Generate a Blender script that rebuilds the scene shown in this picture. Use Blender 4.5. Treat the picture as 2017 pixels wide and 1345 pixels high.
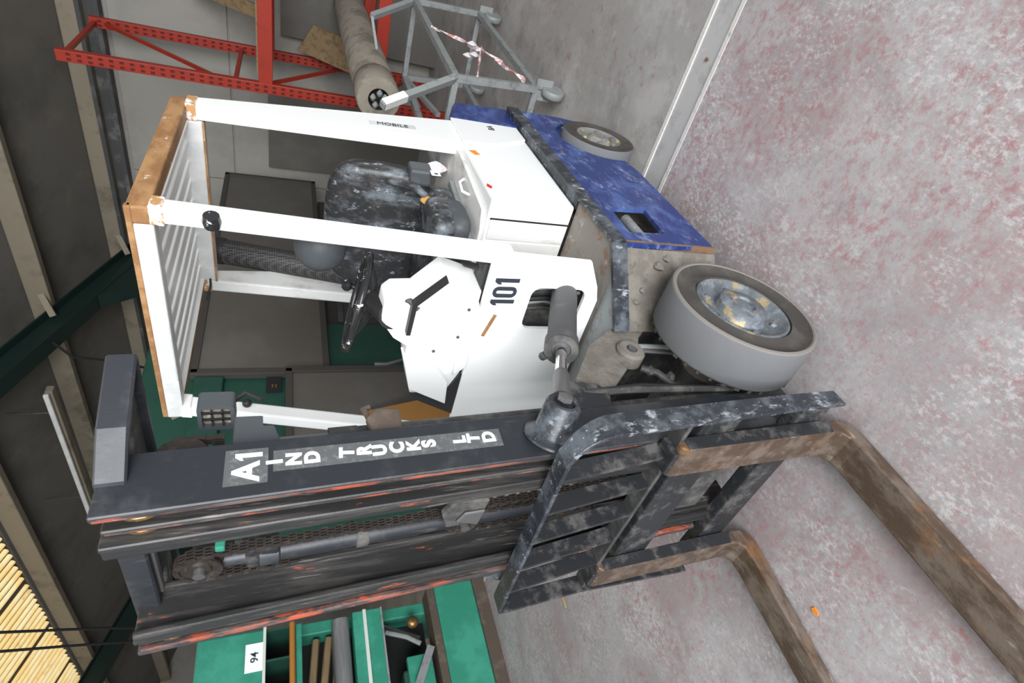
import bpy, bmesh, math, random
from mathutils import Vector, Matrix, geometry
random.seed(7)
sc = bpy.context.scene
for o in list(bpy.data.objects): bpy.data.objects.remove(o)
COL = sc.collection
# ------------------------------------------------------------------ camera (held on its side, as the photo was taken)
cam_d = bpy.data.cameras.new('camera'); cam = bpy.data.objects.new('camera', cam_d); COL.objects.link(cam)
CP = Vector((1.1446, 1.3238, 1.6689))
FW = Vector((-0.69928, -0.60454, -0.38149)).normalized()
RT = Vector((-0.65519, 0.75545, 0.00383)).normalized()
UP = RT.cross(FW).normalized()
M = Matrix((( -UP.x, RT.x, -FW.x, CP.x), (-UP.y, RT.y, -FW.y, CP.y), (-UP.z, RT.z, -FW.z, CP.z), (0, 0, 0, 1)))
cam.matrix_world = M
cam_d.sensor_fit = 'HORIZONTAL'; cam_d.sensor_width = 36.0; cam_d.lens = 1085.52 / 2017 * 36.0
cam_d.clip_start = 0.05; cam_d.clip_end = 100
cam_d.dof.use_dof = True; cam_d.dof.focus_distance = 1.75; cam_d.dof.aperture_fstop = 7.0
sc.camera = cam
# ------------------------------------------------------------------ world, lights, exposure
w = bpy.data.worlds.new('sky'); sc.world = w; w.use_nodes = True
w.node_tree.nodes['Background'].inputs[0].default_value = (0.90, 0.96, 1.0, 1)
w.node_tree.nodes['Background'].inputs[1].default_value = 0.40
def area(name, loc, target, sx, sy, power, col):
    d = bpy.data.lights.new(name, 'AREA'); d.shape = 'RECTANGLE'; d.size = sx; d.size_y = sy; d.energy = power; d.color = col
    o = bpy.data.objects.new(name, d); COL.objects.link(o); o.location = loc
    o.rotation_euler = (Vector(target) - Vector(loc)).to_track_quat('-Z', 'Y').to_euler(); return o
area('roller_door_daylight', (5.6, 4.6, 2.4), (-0.6, 0, 0.9), 4.5, 4.0, 760, (0.97, 0.985, 1.0))
area('roof_light_daylight', (0.6, 0.8, 5.0), (0.0, 0.2, 0), 2.0, 5.0, 45, (1.0, 0.98, 0.93))
sc.view_settings.view_transform = 'Standard'; sc.view_settings.look = 'None'
sc.view_settings.exposure = 0.5; sc.view_settings.gamma = 1.0; sc.view_settings.use_curve_mapping = False
# ------------------------------------------------------------------ materials
MATS = {}
def mat(name, col, rough=0.55, metal=0.0, layers=(), bump=0.0, bscale=80.0, spec=0.4, emit=None):
    m = bpy.data.materials.new(name); m.use_nodes = True; nt = m.node_tree; N = nt.nodes; L = nt.links
    b = N['Principled BSDF']; b.inputs['Roughness'].default_value = rough; b.inputs['Metallic'].default_value = metal
    b.inputs['Specular IOR Level'].default_value = spec
    tc = N.new('ShaderNodeTexCoord')
    def noise(scale, seed, detail=8.0 if not name.startswith('concrete') else 9.0, rgh=0.66 if not name.startswith('concrete') else 0.72):
        mp = N.new('ShaderNodeMapping'); L.new(tc.outputs['Object'], mp.inputs[0])
        s = scale if isinstance(scale, (tuple, list)) else (scale,) * 3
        mp.inputs['Scale'].default_value = s; mp.inputs['Location'].default_value = (seed * 3.7, seed * 1.9, seed * 5.3)
        n = N.new('ShaderNodeTexNoise'); L.new(mp.outputs[0], n.inputs['Vector']); n.inputs['Scale'].default_value = 1.0
        n.inputs['Detail'].default_value = detail; n.inputs['Roughness'].default_value = rgh
        return n.outputs['Fac']
    cur = None; rcur = None
    for i, ly in enumerate(layers):
        c, s, lo, hi = ly[:4]; amt = ly[4] if len(ly) > 4 else 1.0; r2 = ly[5] if len(ly) > 5 else None
        mr = N.new('ShaderNodeMapRange'); mr.interpolation_type = 'SMOOTHSTEP'
        L.new(noise(s, i + 1 + (hash_s(name) % 17)), mr.inputs['Value'])
        mr.inputs['From Min'].default_value = lo; mr.inputs['From Max'].default_value = hi; mr.inputs['To Max'].default_value = amt
        fo = mr.outputs[0]
        if len(ly) > 6:   # keep this layer to larger patches
            m2 = N.new('ShaderNodeMapRange'); m2.interpolation_type = 'SMOOTHSTEP'; L.new(noise(ly[6], i + 31), m2.inputs['Value'])
            m2.inputs['From Min'].default_value = 0.40; m2.inputs['From Max'].default_value = 0.60
            mu = N.new('ShaderNodeMath'); mu.operation = 'MULTIPLY'; L.new(fo, mu.inputs[0]); L.new(m2.outputs[0], mu.inputs[1]); fo = mu.outputs[0]
        mx = N.new('ShaderNodeMix'); mx.data_type = 'RGBA'; L.new(fo, mx.inputs['Factor'])
        if cur is None: mx.inputs['A'].default_value = (*col, 1)
        else: L.new(cur, mx.inputs['A'])
        mx.inputs['B'].default_value = (*c, 1); cur = mx.outputs['Result']
    if cur is None: b.inputs['Base Color'].default_value = (*col, 1)
    else: L.new(cur, b.inputs['Base Color'])
    if bump:
        bp = N.new('ShaderNodeBump'); bp.inputs['Strength'].default_value = bump; bp.inputs['Distance'].default_value = 0.01
        L.new(noise(bscale, 9, 6.0), bp.inputs['Height']); L.new(bp.outputs[0], b.inputs['Normal'])
    if emit:
        if cur is not None: L.new(cur, b.inputs['Emission Color'])
        else: b.inputs['Emission Color'].default_value = (*col, 1)
        b.inputs['Emission Strength'].default_value = emit
    MATS[name] = m; return m
def hash_s(s): return sum((i + 3) * ord(c) for i, c in enumerate(s))
SPK = (0.75, 0.78, 0.80)
mat('white', (0.86, 0.87, 0.86), 0.38, 0, [((0.62, 0.58, 0.52), 7, 0.66, 0.80, 0.5), ((0.35, 0.24, 0.14), 34, 0.76, 0.80, 0.8)])
mat('white_dirty', (0.72, 0.72, 0.70), 0.5, 0, [((0.40, 0.37, 0.33), (9, 9, 5), 0.50, 0.72, 0.7), ((0.42, 0.27, 0.15), 40, 0.72, 0.77, 0.8)], bump=0.05)
mat('white_grey', (0.60, 0.61, 0.60), 0.5, 0, [((0.45, 0.28, 0.14), 26, 0.70, 0.74, 0.9), ((0.75, 0.75, 0.74), 8, 0.45, 0.6, 0.6)])
mat('tan_primer', (0.27, 0.135, 0.055), 0.65, 0, [((0.40, 0.225, 0.10), (6, 14, 14), 0.42, 0.62), ((0.70, 0.66, 0.60), 17, 0.62, 0.68, 0.9), ((0.10, 0.075, 0.06), 24, 0.64, 0.72, 0.7)], bump=0.15)
mat('mast_black', (0.022, 0.025, 0.030), 0.42, 0, [((0.060, 0.064, 0.070), 5, 0.45, 0.65, 0.8), ((0.13, 0.11, 0.10), (30, 30, 4), 0.60, 0.72, 0.6), (SPK, 110, 0.735, 0.76, 0.9)], bump=0.08)
mat('mast_edge', (0.035, 0.032, 0.032), 0.5, 0, [((0.13, 0.105, 0.095), (40, 40, 6), 0.45, 0.62, 0.9), ((0.44, 0.085, 0.038), (40, 40, 9), 0.45, 0.56, 0.9, None, (9, 9, 2.5)), ((0.05, 0.045, 0.045), (30, 30, 9), 0.55, 0.62, 0.8), ((0.45, 0.43, 0.42), (60, 60, 9), 0.62, 0.70, 0.8), (SPK, 90, 0.74, 0.765, 0.8)], bump=0.12)
mat('mast_inner', (0.022, 0.022, 0.022), 0.42, 0.0, [((0.065, 0.06, 0.057), (40, 40, 3), 0.46, 0.64, 0.8), ((0.24, 0.215, 0.195), (60, 60, 4), 0.60, 0.70, 0.7), ((0.40, 0.09, 0.04), (30, 30, 5), 0.63, 0.68, 0.8)], bump=0.1)
mat('splatter_black', (0.024, 0.028, 0.034), 0.36, 0, [((0.11, 0.125, 0.145), 12, 0.44, 0.64, 0.8), ((0.50, 0.54, 0.59), (44, 44, 20), 0.54, 0.68, 0.75, None, 7), (SPK, 130, 0.66, 0.70, 0.95), ((0.50, 0.10, 0.05), 15, 0.70, 0.74, 0.9), ((0.20, 0.12, 0.07), 19, 0.68, 0.74, 0.7)], bump=0.1)
mat('black_steel', (0.022, 0.024, 0.027), 0.42, 0.0, [((0.13, 0.125, 0.12), 14, 0.48, 0.68, 0.8), ((0.22, 0.11, 0.05), 22, 0.66, 0.74, 0.6), (SPK, 120, 0.74, 0.77, 0.7)], bump=0.1)
mat('dusty_black', (0.045, 0.045, 0.045), 0.6, 0, [((0.14, 0.135, 0.125), 12, 0.44, 0.68, 0.8), ((0.05, 0.05, 0.05), 26, 0.60, 0.70, 0.6)], bump=0.15)
mat('fork_steel', (0.090, 0.060, 0.042), 0.42, 0.25, [((0.19, 0.15, 0.12), (7, 16, 16), 0.42, 0.62, 0.85), ((0.24, 0.12, 0.05), (7, 15, 11), 0.55, 0.70, 0.75), ((0.40, 0.37, 0.34), (11, 60, 30), 0.61, 0.72, 0.7), ((0.04, 0.03, 0.025), (9, 12, 12), 0.58, 0.74, 0.7), ((0.55, 0.53, 0.50), 90, 0.70, 0.74, 0.7)], bump=0.15)
mat('rust_band', (0.21, 0.12, 0.07), 0.6, 0.0, [((0.13, 0.095, 0.075), 20, 0.45, 0.6, 0.9), ((0.50, 0.40, 0.30), (40, 18, 9), 0.62, 0.70, 0.8)], bump=0.15)
mat('blue', (0.020, 0.038, 0.16), 0.36, 0, [((0.07, 0.12, 0.33), (5, 5, 8), 0.46, 0.64, 0.8), ((0.36, 0.45, 0.60), (11, 10, 17), 0.54, 0.70, 0.75, None, 3.5), ((0.46, 0.52, 0.58), (16, 10, 70), 0.61, 0.72, 0.6), ((0.34, 0.17, 0.09), (16, 10, 40), 0.68, 0.73, 0.9), (SPK, 80, 0.73, 0.76, 0.8)], bump=0.05)
mat('dust', (0.145, 0.13, 0.11), 0.9, 0, [((0.20, 0.185, 0.16), 14, 0.40, 0.64), ((0.08, 0.07, 0.06), 22, 0.56, 0.72, 0.8), ((0.33, 0.20, 0.12), 18, 0.68, 0.74, 0.6)], bump=0.5, bscale=120)
mat('rusty_floor', (0.28, 0.255, 0.23), 0.8, 0, [((0.25, 0.15, 0.085), 15, 0.52, 0.66, 0.8), ((0.55, 0.53, 0.50), 20, 0.58, 0.70, 0.7), ((0.10, 0.09, 0.08), 30, 0.68, 0.74, 0.7)], bump=0.3)
mat('tyre', (0.145, 0.15, 0.158), 0.85, 0, [((0.14, 0.14, 0.145), 8, 0.45, 0.65, 0.7), ((0.40, 0.36, 0.31), 30, 0.70, 0.76, 0.5)], bump=0.15, bscale=200)
mat('tyre_side', (0.05, 0.045, 0.04), 0.8, 0, [((0.082, 0.073, 0.065), 9, 0.45, 0.65, 0.8)], bump=0.1)
mat('tyre_lip', (0.19, 0.175, 0.16), 0.85, 0, [((0.50, 0.34, 0.24), 40, 0.66, 0.72, 0.7)], bump=0.2)
mat('hub', (0.15, 0.17, 0.19), 0.45, 0.25, [((0.085, 0.09, 0.10), 18, 0.46, 0.66, 0.8), ((0.27, 0.31, 0.35), 26, 0.50, 0.68, 0.8), ((0.42, 0.32, 0.15), 15, 0.54, 0.64, 0.8), ((0.62, 0.66, 0.70), 70, 0.64, 0.72, 0.8)], bump=0.25)
mat('hub_yellow', (0.20, 0.20, 0.19), 0.6, 0.1, [((0.55, 0.46, 0.20), 22, 0.55, 0.60, 0.95), ((0.09, 0.09, 0.09), 30, 0.56, 0.66, 0.8)], bump=0.2)
mat('vinyl', (0.028, 0.028, 0.03), 0.3, 0, [((0.22, 0.25, 0.28), (8, 12, 5), 0.48, 0.70, 0.8), ((0.55, 0.60, 0.65), (34, 34, 20), 0.58, 0.70, 0.75), ((0.09, 0.08, 0.08), 18, 0.5, 0.7, 0.7)], bump=0.25, bscale=45)
mat('foam', (0.55, 0.31, 0.09), 0.95, bump=0.4)
mat('plastic_grey', (0.065, 0.072, 0.08), 0.5, 0, [((0.11, 0.118, 0.125), 12, 0.5, 0.7, 0.6)])
mat('rubber', (0.022, 0.022, 0.023), 0.5)
mat('steer_black', (0.02, 0.02, 0.022), 0.22, 0, [((0.80, 0.84, 0.86), (24, 24, 24), 0.60, 0.63, 0.95)])
mat('chrome', (0.75, 0.76, 0.78), 0.12, 1.0)
mat('steel', (0.22, 0.22, 0.225), 0.4, 0.7, [((0.25, 0.22, 0.20), 20, 0.5, 0.7, 0.7)])
mat('galvanised', (0.27, 0.285, 0.285), 0.6, 0.2, [((0.16, 0.16, 0.155), 16, 0.5, 0.68, 0.8), ((0.58, 0.60, 0.59), 40, 0.64, 0.70, 0.6)], bump=0.1)
mat('cylinder_grey', (0.075, 0.075, 0.078), 0.6, 0, [((0.13, 0.125, 0.12), 14, 0.5, 0.68, 0.7)])
mat('chain_steel', (0.05, 0.042, 0.038), 0.42, 0.4, [((0.12, 0.095, 0.075), 40, 0.5, 0.65, 0.5)])
mat('brass', (0.30, 0.18, 0.07), 0.35, 0.7, [((0.10, 0.08, 0.06), 30, 0.5, 0.65, 0.8)])
mat('letter_white', (0.88, 0.90, 0.92), 0.45)
mat('decal_back', (0.10, 0.105, 0.108), 0.3, 0, [((0.20, 0.21, 0.21), 60, 0.5, 0.65, 0.7)])
mat('print_black', (0.03, 0.035, 0.05), 0.6)
mat('red_plastic', (0.60, 0.03, 0.02), 0.4)
mat('lens_glass', (0.22, 0.20, 0.16), 0.12, 0.0, [((0.45, 0.42, 0.36), (50, 50, 50), 0.5, 0.6)])
mat('orange_scrap', (0.80, 0.26, 0.03), 0.7)
mat('straw', (0.50, 0.34, 0.10), 0.8)
# background
mat('concrete', (0.35, 0.33, 0.335), 0.60, 0, [((0.46, 0.448, 0.452), 1.5, 0.42, 0.60, 0.75), ((0.33, 0.26, 0.265), 1.9, 0.46, 0.60, 0.6), ((0.29, 0.275, 0.285), 6, 0.50, 0.66, 0.55), ((0.34, 0.14, 0.15), (30, 22, 26), 0.46, 0.64, 0.66, None, 1.7), ((0.40, 0.19, 0.20), (80, 58, 70), 0.51, 0.63, 0.45), ((0.62, 0.605, 0.61), (50, 68, 56), 0.48, 0.62, 0.7, None, 2.3), ((0.20, 0.19, 0.205), 3.3, 0.58, 0.72, 0.45), ((0.46, 0.10, 0.10), 4.5, 0.66, 0.72, 0.6), ((0.70, 0.69, 0.69), 7, 0.60, 0.74, 0.45), ((0.80, 0.79, 0.79), 150, 0.62, 0.70, 0.7), ((0.13, 0.125, 0.135), (5, 22, 5), 0.66, 0.76, 0.6), ((0.74, 0.73, 0.73), (2.5, 70, 5), 0.68, 0.74, 0.6)], bump=0.10, bscale=90, spec=0.3)
mat('concrete_grey', (0.36, 0.345, 0.335), 0.62, 0, [((0.47, 0.455, 0.44), 1.6, 0.42, 0.60, 0.9), ((0.25, 0.235, 0.225), 3.5, 0.50, 0.66, 0.7), ((0.31, 0.15, 0.15), 16, 0.56, 0.66, 0.7, None, 2.0), ((0.70, 0.68, 0.66), 60, 0.62, 0.70, 0.6), ((0.64, 0.62, 0.59), 7, 0.58, 0.72, 0.5)], bump=0.12, bscale=90, spec=0.3)
mat('floor_channel', (0.47, 0.465, 0.46), 0.55, 0, [((0.33, 0.32, 0.32), 9, 0.48, 0.66, 0.7), ((0.62, 0.60, 0.57), 30, 0.62, 0.70, 0.7)], bump=0.1)
mat('floor_edge', (0.66, 0.64, 0.61), 0.7, 0, [((0.38, 0.36, 0.35), 20, 0.55, 0.68, 0.8)], bump=0.2)
mat('wall', (0.32, 0.305, 0.275), 0.7, 0, [((0.25, 0.235, 0.212), 1.2, 0.42, 0.64, 0.8), ((0.28, 0.26, 0.24), 5, 0.66, 0.76, 0.5)])
mat('roof_sheet', (0.13, 0.12, 0.105), 0.85, 0, [((0.09, 0.083, 0.073), 1.0, 0.45, 0.65, 0.8), ((0.17, 0.15, 0.125), 3, 0.55, 0.7, 0.6)])
mat('purlin', (0.245, 0.21, 0.155), 0.6, 0, [((0.13, 0.105, 0.075), 3, 0.48, 0.68, 0.8)])
mat('green_steel', (0.008, 0.022, 0.018), 0.5)
mat('dark_steel', (0.06, 0.06, 0.06), 0.6, 0, [((0.16, 0.155, 0.15), 3, 0.5, 0.65, 0.8)])
mat('skylight', (1.0, 0.70, 0.28), 0.6, 0, [((1.0, 0.86, 0.50), 3, 0.40, 0.62, 0.9), ((0.50, 0.28, 0.08), 2.2, 0.58, 0.72, 0.8)], emit=0.33)
mat('rack_red', (0.32, 0.026, 0.012), 0.45, 0, [((0.24, 0.020, 0.012), 6, 0.5, 0.68, 0.7), ((0.62, 0.30, 0.24), 60, 0.73, 0.76, 0.7)])
mat('slot_dark', (0.10, 0.010, 0.008), 0.8)
mat('cardboard', (0.245, 0.215, 0.175), 0.85, 0, [((0.13, 0.12, 0.10), 5, 0.46, 0.64, 0.9), ((0.32, 0.30, 0.255), 9, 0.56, 0.7, 0.8), ((0.10, 0.09, 0.08), 12, 0.66, 0.74, 0.7)])
mat('machine_green', (0.032, 0.23, 0.155), 0.42, 0, [((0.055, 0.32, 0.225), 3, 0.45, 0.65, 0.8), ((0.055, 0.12, 0.06), 4, 0.60, 0.74, 0.7)])
mat('machine_green_dark', (0.016, 0.064, 0.045), 0.5, 0, [((0.013, 0.052, 0.038), 4, 0.5, 0.68, 0.8)])
mat('guard_grey', (0.105, 0.097, 0.086), 0.5, 0, [((0.13, 0.122, 0.11), 2, 0.45, 0.65, 0.8), ((0.22, 0.19, 0.15), 30, 0.72, 0.76, 0.5)])
mat('guard_dark', (0.055, 0.05, 0.045), 0.6)
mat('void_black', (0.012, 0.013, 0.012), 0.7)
mat('grey_beam', (0.14, 0.14, 0.145), 0.5, 0, [((0.22, 0.215, 0.21), (3, 10, 30), 0.45, 0.65, 0.8)])
mat('brown_steel', (0.085, 0.065, 0.05), 0.7, 0, [((0.15, 0.12, 0.09), 8, 0.5, 0.68, 0.8)])
mat('pipe_orange', (0.36, 0.15, 0.03), 0.5)
mat('wood', (0.24, 0.165, 0.09), 0.7, 0, [((0.13, 0.085, 0.045), (2, 20, 20), 0.45, 0.65, 0.8)])
mat('plywood', (0.34, 0.165, 0.045), 0.7, 0, [((0.27, 0.125, 0.03), 3, 0.45, 0.65, 0.7)])
mat('white_rail', (0.62, 0.64, 0.60), 0.5)
mat('tape_red', (0.66, 0.22, 0.22), 0.5, 0, [((0.78, 0.76, 0.77), 30, 0.46, 0.52)])
mat('tape_white', (0.72, 0.66, 0.68), 0.6, 0, [((0.70, 0.35, 0.38), 24, 0.58, 0.64, 0.8)])
def perforated(name):
    m = bpy.data.materials.new(name); m.use_nodes = True; N = m.node_tree.nodes; L = m.node_tree.links; b = N['Principled BSDF']
    tc = N.new('ShaderNodeTexCoord'); v = N.new('ShaderNodeTexVoronoi'); v.inputs['Scale'].default_value = 95; v.inputs['Randomness'].default_value = 0.15
    L.new(tc.outputs['Object'], v.inputs['Vector']); r = N.new('ShaderNodeValToRGB'); L.new(v.outputs['Distance'], r.inputs[0])
    r.color_ramp.elements[0].position = 0.38; r.color_ramp.elements[0].color = (0.006, 0.006, 0.006, 1)
    r.color_ramp.elements[1].position = 0.48; r.color_ramp.elements[1].color = (0.06, 0.058, 0.058, 1)
    L.new(r.outputs[0], b.inputs['Base Color']); b.inputs['Roughness'].default_value = 0.55; MATS[name] = m
perforated('perforated')
mat('white_tan', (0.84, 0.85, 0.83), 0.45, 0, [((0.50, 0.27, 0.11), 22, 0.47, 0.53), ((0.70, 0.68, 0.64), 9, 0.6, 0.7, 0.5)])
# ------------------------------------------------------------------ mesh builder
ORIG = {}
def V(a): return Vector(a)
class B:
    def __init__(s): s.v = []; s.f = []
    def add(s, vs, fs):
        n = len(s.v); s.v += [tuple(v) for v in vs]; s.f += [tuple(i + n for i in f) for f in fs]; return s
    def hexa(s, p):   # p[0:4] bottom loop, p[4:8] top loop
        return s.add(p, [(3, 2, 1, 0), (4, 5, 6, 7), (0, 1, 5, 4), (1, 2, 6, 5), (2, 3, 7, 6), (3, 0, 4, 7)])
    def box(s, x0, x1, y0, y1, z0, z1):
        return s.hexa([(x0, y0, z0), (x1, y0, z0), (x1, y1, z0), (x0, y1, z0), (x0, y0, z1), (x1, y0, z1), (x1, y1, z1), (x0, y1, z1)])
    def bar(s, a, b, w, h, up=(0, 0, 1), w2=None, h2=None):
        a = V(a); b = V(b); d = (b - a).normalized(); u = V(up)
        if abs(d.dot(u)) > 0.98: u = V((1, 0, 0))
        r = d.cross(u).normalized(); u = r.cross(d).normalized(); w2 = w2 or w; h2 = h2 or h
        q = lambda c, ww, hh: [c - r * ww / 2 - u * hh / 2, c + r * ww / 2 - u * hh / 2, c + r * ww / 2 + u * hh / 2, c - r * ww / 2 + u * hh / 2]
        return s.hexa(q(a, w, h) + q(b, w2, h2))
    def prism(s, plane, polys, d0, d1):
        """polygon (first loop) with holes, in plane X:(y,z) Y:(x,z) Z:(x,y), extruded d0..d1"""
        if not isinstance(polys[0][0], (tuple, list)): polys = [polys]
        def P(q, d): return {'X': (d, q[0], q[1]), 'Y': (q[0], d, q[1]), 'Z': (q[0], q[1], d)}[plane]
        flat = [q for lp in polys for q in lp]; n = len(flat)
        tris = geometry.tessellate_polygon([[Vector((q[0], q[1], 0)) for q in lp] for lp in polys])
        vs = [P(q, d0) for q in flat] + [P(q, d1) for q in flat]
        fs = [tuple(t) for t in tris] + [tuple(i + n for i in reversed(t)) for t in tris]
        k = 0
        for lp in polys:
            m = len(lp)
            for i in range(m): fs.append((k + i, k + (i + 1) % m, n + k + (i + 1) % m, n + k + i))
            k += m
        return s.add(vs, fs)
    def tube(s, pts, r, n=10, closed=False):
        pts = [V(p) for p in pts]; m = len(pts); rr = r if isinstance(r, (list, tuple)) else [r] * m
        vs = []; fs = []; prev = None
        for i, p in enumerate(pts):
            if closed: d = (pts[(i + 1) % m] - pts[i - 1]).normalized()
            else: d = (pts[min(i + 1, m - 1)] - pts[max(i - 1, 0)]).normalized()
            if prev is None:
                u = V((0, 0, 1)) if abs(d.z) < 0.9 else V((1, 0, 0)); u = (u - d * u.dot(d)).normalized()
            else: u = (prev - d * prev.dot(d)).normalized()
            prev = u; q = d.cross(u)
            for k in range(n):
                a = 2 * math.pi * k / n; vs.append(p + (u * math.cos(a) + q * math.sin(a)) * rr[i])
        for i in range(m if closed else m - 1):
            for k in range(n):
                j = (i + 1) % m; fs.append((i * n + k, i * n + (k + 1) % n, j * n + (k + 1) % n, j * n + k))
        if not closed: fs += [tuple(range(n - 1, -1, -1)), tuple((m - 1) * n + k for k in range(n))]
        return s.add(vs, fs)
    def lathe(s, prof, o, ax, n=40):
        """prof: (radius, height along axis); closed solid if radii end at 0"""
        o = V(o); ax = V(ax).normalized(); u = V((0, 0, 1)) if abs(ax.z) < 0.9 else V((1, 0, 0)); u = (u - ax * u.dot(ax)).normalized(); q = ax.cross(u)
        vs = []; fs = []; rows = []
        for r, h in prof:
            if r < 1e-6: rows.append([len(vs)]); vs.append(o + ax * h)
            else:
                rows.append(list(range(len(vs), len(vs) + n)))
                for k in range(n):
                    a = 2 * math.pi * k / n; vs.append(o + ax * h + (u * math.cos(a) + q * math.sin(a)) * r)
        for a, b in zip(rows[:-1], rows[1:]):
            for k in range(n):
                k2 = (k + 1) % n
                if len(a) == 1 and len(b) == 1: continue
                if len(a) == 1: fs.append((a[0], b[k], b[k2]))
                elif len(b) == 1: fs.append((a[k], b[0], a[k2])) if False else fs.append((a[k2], a[k], b[0]))
                else: fs.append((a[k2], a[k], b[k], b[k2]))
        return s.add(vs, fs)
    def ball(s, c, rx, ry, rz, n=20, m=12, p=2.0, rot=None):
        vs = []; fs = []
        sg = lambda x: math.copysign(abs(x) ** (2.0 / p), x)
        for i in range(m + 1):
            t = -math.pi / 2 + math.pi * i / m
            for k in range(n):
                a = 2 * math.pi * k / n
                q = V((rx * sg(math.cos(t)) * sg(math.cos(a)), ry * sg(math.cos(t)) * sg(math.sin(a)), rz * sg(math.sin(t))))
                if rot: q = rot @ q
                vs.append(V(c) + q)
        for i in range(m):
            for k in range(n): fs.append((i * n + k, i * n + (k + 1) % n, (i + 1) * n + (k + 1) % n, (i + 1) * n + k))
        return s.add(vs, fs)
    def build(s, name, mt, parent=None, bevel=0.0, seg=2, smooth=False, lean=0.0, label=None, flip=False):
        org = V((0, 0, 0)); pr = parent
        if parent is not None: org = ORIG.get(parent, V((0, 0, 0)))
        me = bpy.data.meshes.new(name)
        vs = [(x + lean * (z - 0.33) - org.x, y - org.y, z - org.z) for x, y, z in s.v]
        me.from_pydata(vs, [], s.f); me.validate()
        bm = bmesh.new(); bm.from_mesh(me)
        bmesh.ops.remove_doubles(bm, verts=bm.verts, dist=1e-5)
        bmesh.ops.recalc_face_normals(bm, faces=bm.faces)
        if bevel:
            es = [e for e in bm.edges if len(e.link_faces) == 2 and e.calc_face_angle(0) > 0.6]
            bmesh.ops.bevel(bm, geom=es, offset=bevel, segments=seg, affect='EDGES', profile=0.5, clamp_overlap=True)
        bm.to_mesh(me); bm.free()
        if smooth:
            for p in me.polygons: p.use_smooth = True
            try: me.set_sharp_from_angle(angle=0.7)
            except Exception: pass
        me.materials.append(MATS[mt])
        o = bpy.data.objects.new(name, me); COL.objects.link(o)
        if parent is not None: o.parent = parent; ORIG[o] = org
        if label: o['label'] = label
        return o
def thing(name, label, cat, loc, group=None):
    o = bpy.data.objects.new(name, None); COL.objects.link(o); o.location = loc; o.empty_display_size = 0.1
    ORIG[o] = V(loc); o['label'] = label; o['category'] = cat
    if group: o['group'] = group
    return o
def tag(o, label, cat, group=None):
    o['label'] = label; o['category'] = cat
    if group: o['group'] = group
    return o
def struct(o, label=None):
    o['kind'] = 'structure'
    if label: o['label'] = label
    return o
def text_mesh(s, size, mt, parent, mw, name, thick=0.0012, offset=0.0):
    cu = bpy.data.curves.new('t', 'FONT'); cu.body = s; cu.size = size; cu.align_x = 'CENTER'; cu.align_y = 'CENTER'; cu.extrude = thick; cu.offset = offset
    to = bpy.data.objects.new('t', cu); COL.objects.link(to); bpy.context.view_layer.update()
    me = bpy.data.meshes.new_from_object(to.evaluated_get(bpy.context.evaluated_depsgraph_get()))
    bpy.data.objects.remove(to); bpy.data.curves.remove(cu)
    org = ORIG.get(parent, V((0, 0, 0))); me.transform(Matrix.Translation(-org) @ mw)
    me.materials.clear(); me.materials.append(MATS[mt]); me.name = name
    o = bpy.data.objects.new(name, me); COL.objects.link(o); o.parent = parent; ORIG[o] = org
    return o
def frame_m(loc, right, up):
    r = V(right).normalized(); u = V(up); u = (u - r * u.dot(r)).normalized(); n = r.cross(u)
    return Matrix(((r.x, u.x, n.x, loc[0]), (r.y, u.y, n.y, loc[1]), (r.z, u.z, n.z, loc[2]), (0, 0, 0, 1)))
def rrect(a0, a1, b0, b1, r, n=4):
    out = []
    for cx, cy, st in ((a1 - r, b1 - r, 0), (a0 + r, b1 - r, 90), (a0 + r, b0 + r, 180), (a1 - r, b0 + r, 270)):
        for i in range(n + 1):
            a = math.radians(st + 90 * i / n); out.append((cx + r * math.cos(a), cy + r * math.sin(a)))
    return out
LEAN = 0.058
# ================================================================== THE SETTING
CHX0, CHX1 = -1.16, -0.99          # drainage channel cover let into the floor
def roof_z(x): return 3.60 + 0.36 * (x + 6.2)
struct(B().box(CHX1, 4.5, -14, 5.0, -0.10, 0).build('floor', 'concrete'), 'worn concrete floor with flaking dark red paint')
struct(B().box(-6.2, CHX0, -14, 5.0, -0.10, 0).build('floor', 'concrete_grey'), 'paler grey concrete floor beyond the channel')
struct(B().box(CHX0, CHX1, -14, 5.0, -0.10, -0.004).build('trim_1', 'floor_channel'), 'grey channel cover let into the floor')
for x in (CHX0, CHX1):
    struct(B().box(x - 0.012, x + 0.012, -14, 5.0, -0.05, 0.002).build('trim_2', 'floor_edge'), 'pale concrete lip along the floor channel')
wl = struct(B().box(-6.35, -6.22, -14, 5.0, -0.1, 3.62).build('wall_back', 'wall'), 'pale clad wall behind the rack')
k = 0
for z0, z1 in ((0.02, 2.245), (2.262, 3.36)):
    y = 4.9
    while y > -13.5:
        B().box(-6.22, -6.195, y - 2.39, y, z0, z1).build('panel', 'wall', wl, bevel=0.004, seg=1); y -= 2.4
struct(B().box(-6.35, 4.5, -14.15, -14, -0.1, 6.6).build('wall_end', 'wall'), 'far end wall of the hall')
# eaves beam along the top of the wall
eb = struct(B().box(-6.2, -6.05, -14, 5, 3.40, 3.44).build('trim_3', 'dark_steel'), 'dark steel eaves beam')
B().box(-6.2, -6.17, -14, 5, 3.44, 3.60).build('web', 'dark_steel', eb); B().box(-6.2, -6.05, -14, 5, 3.56, 3.60).build('flange', 'dark_steel', eb)
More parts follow.
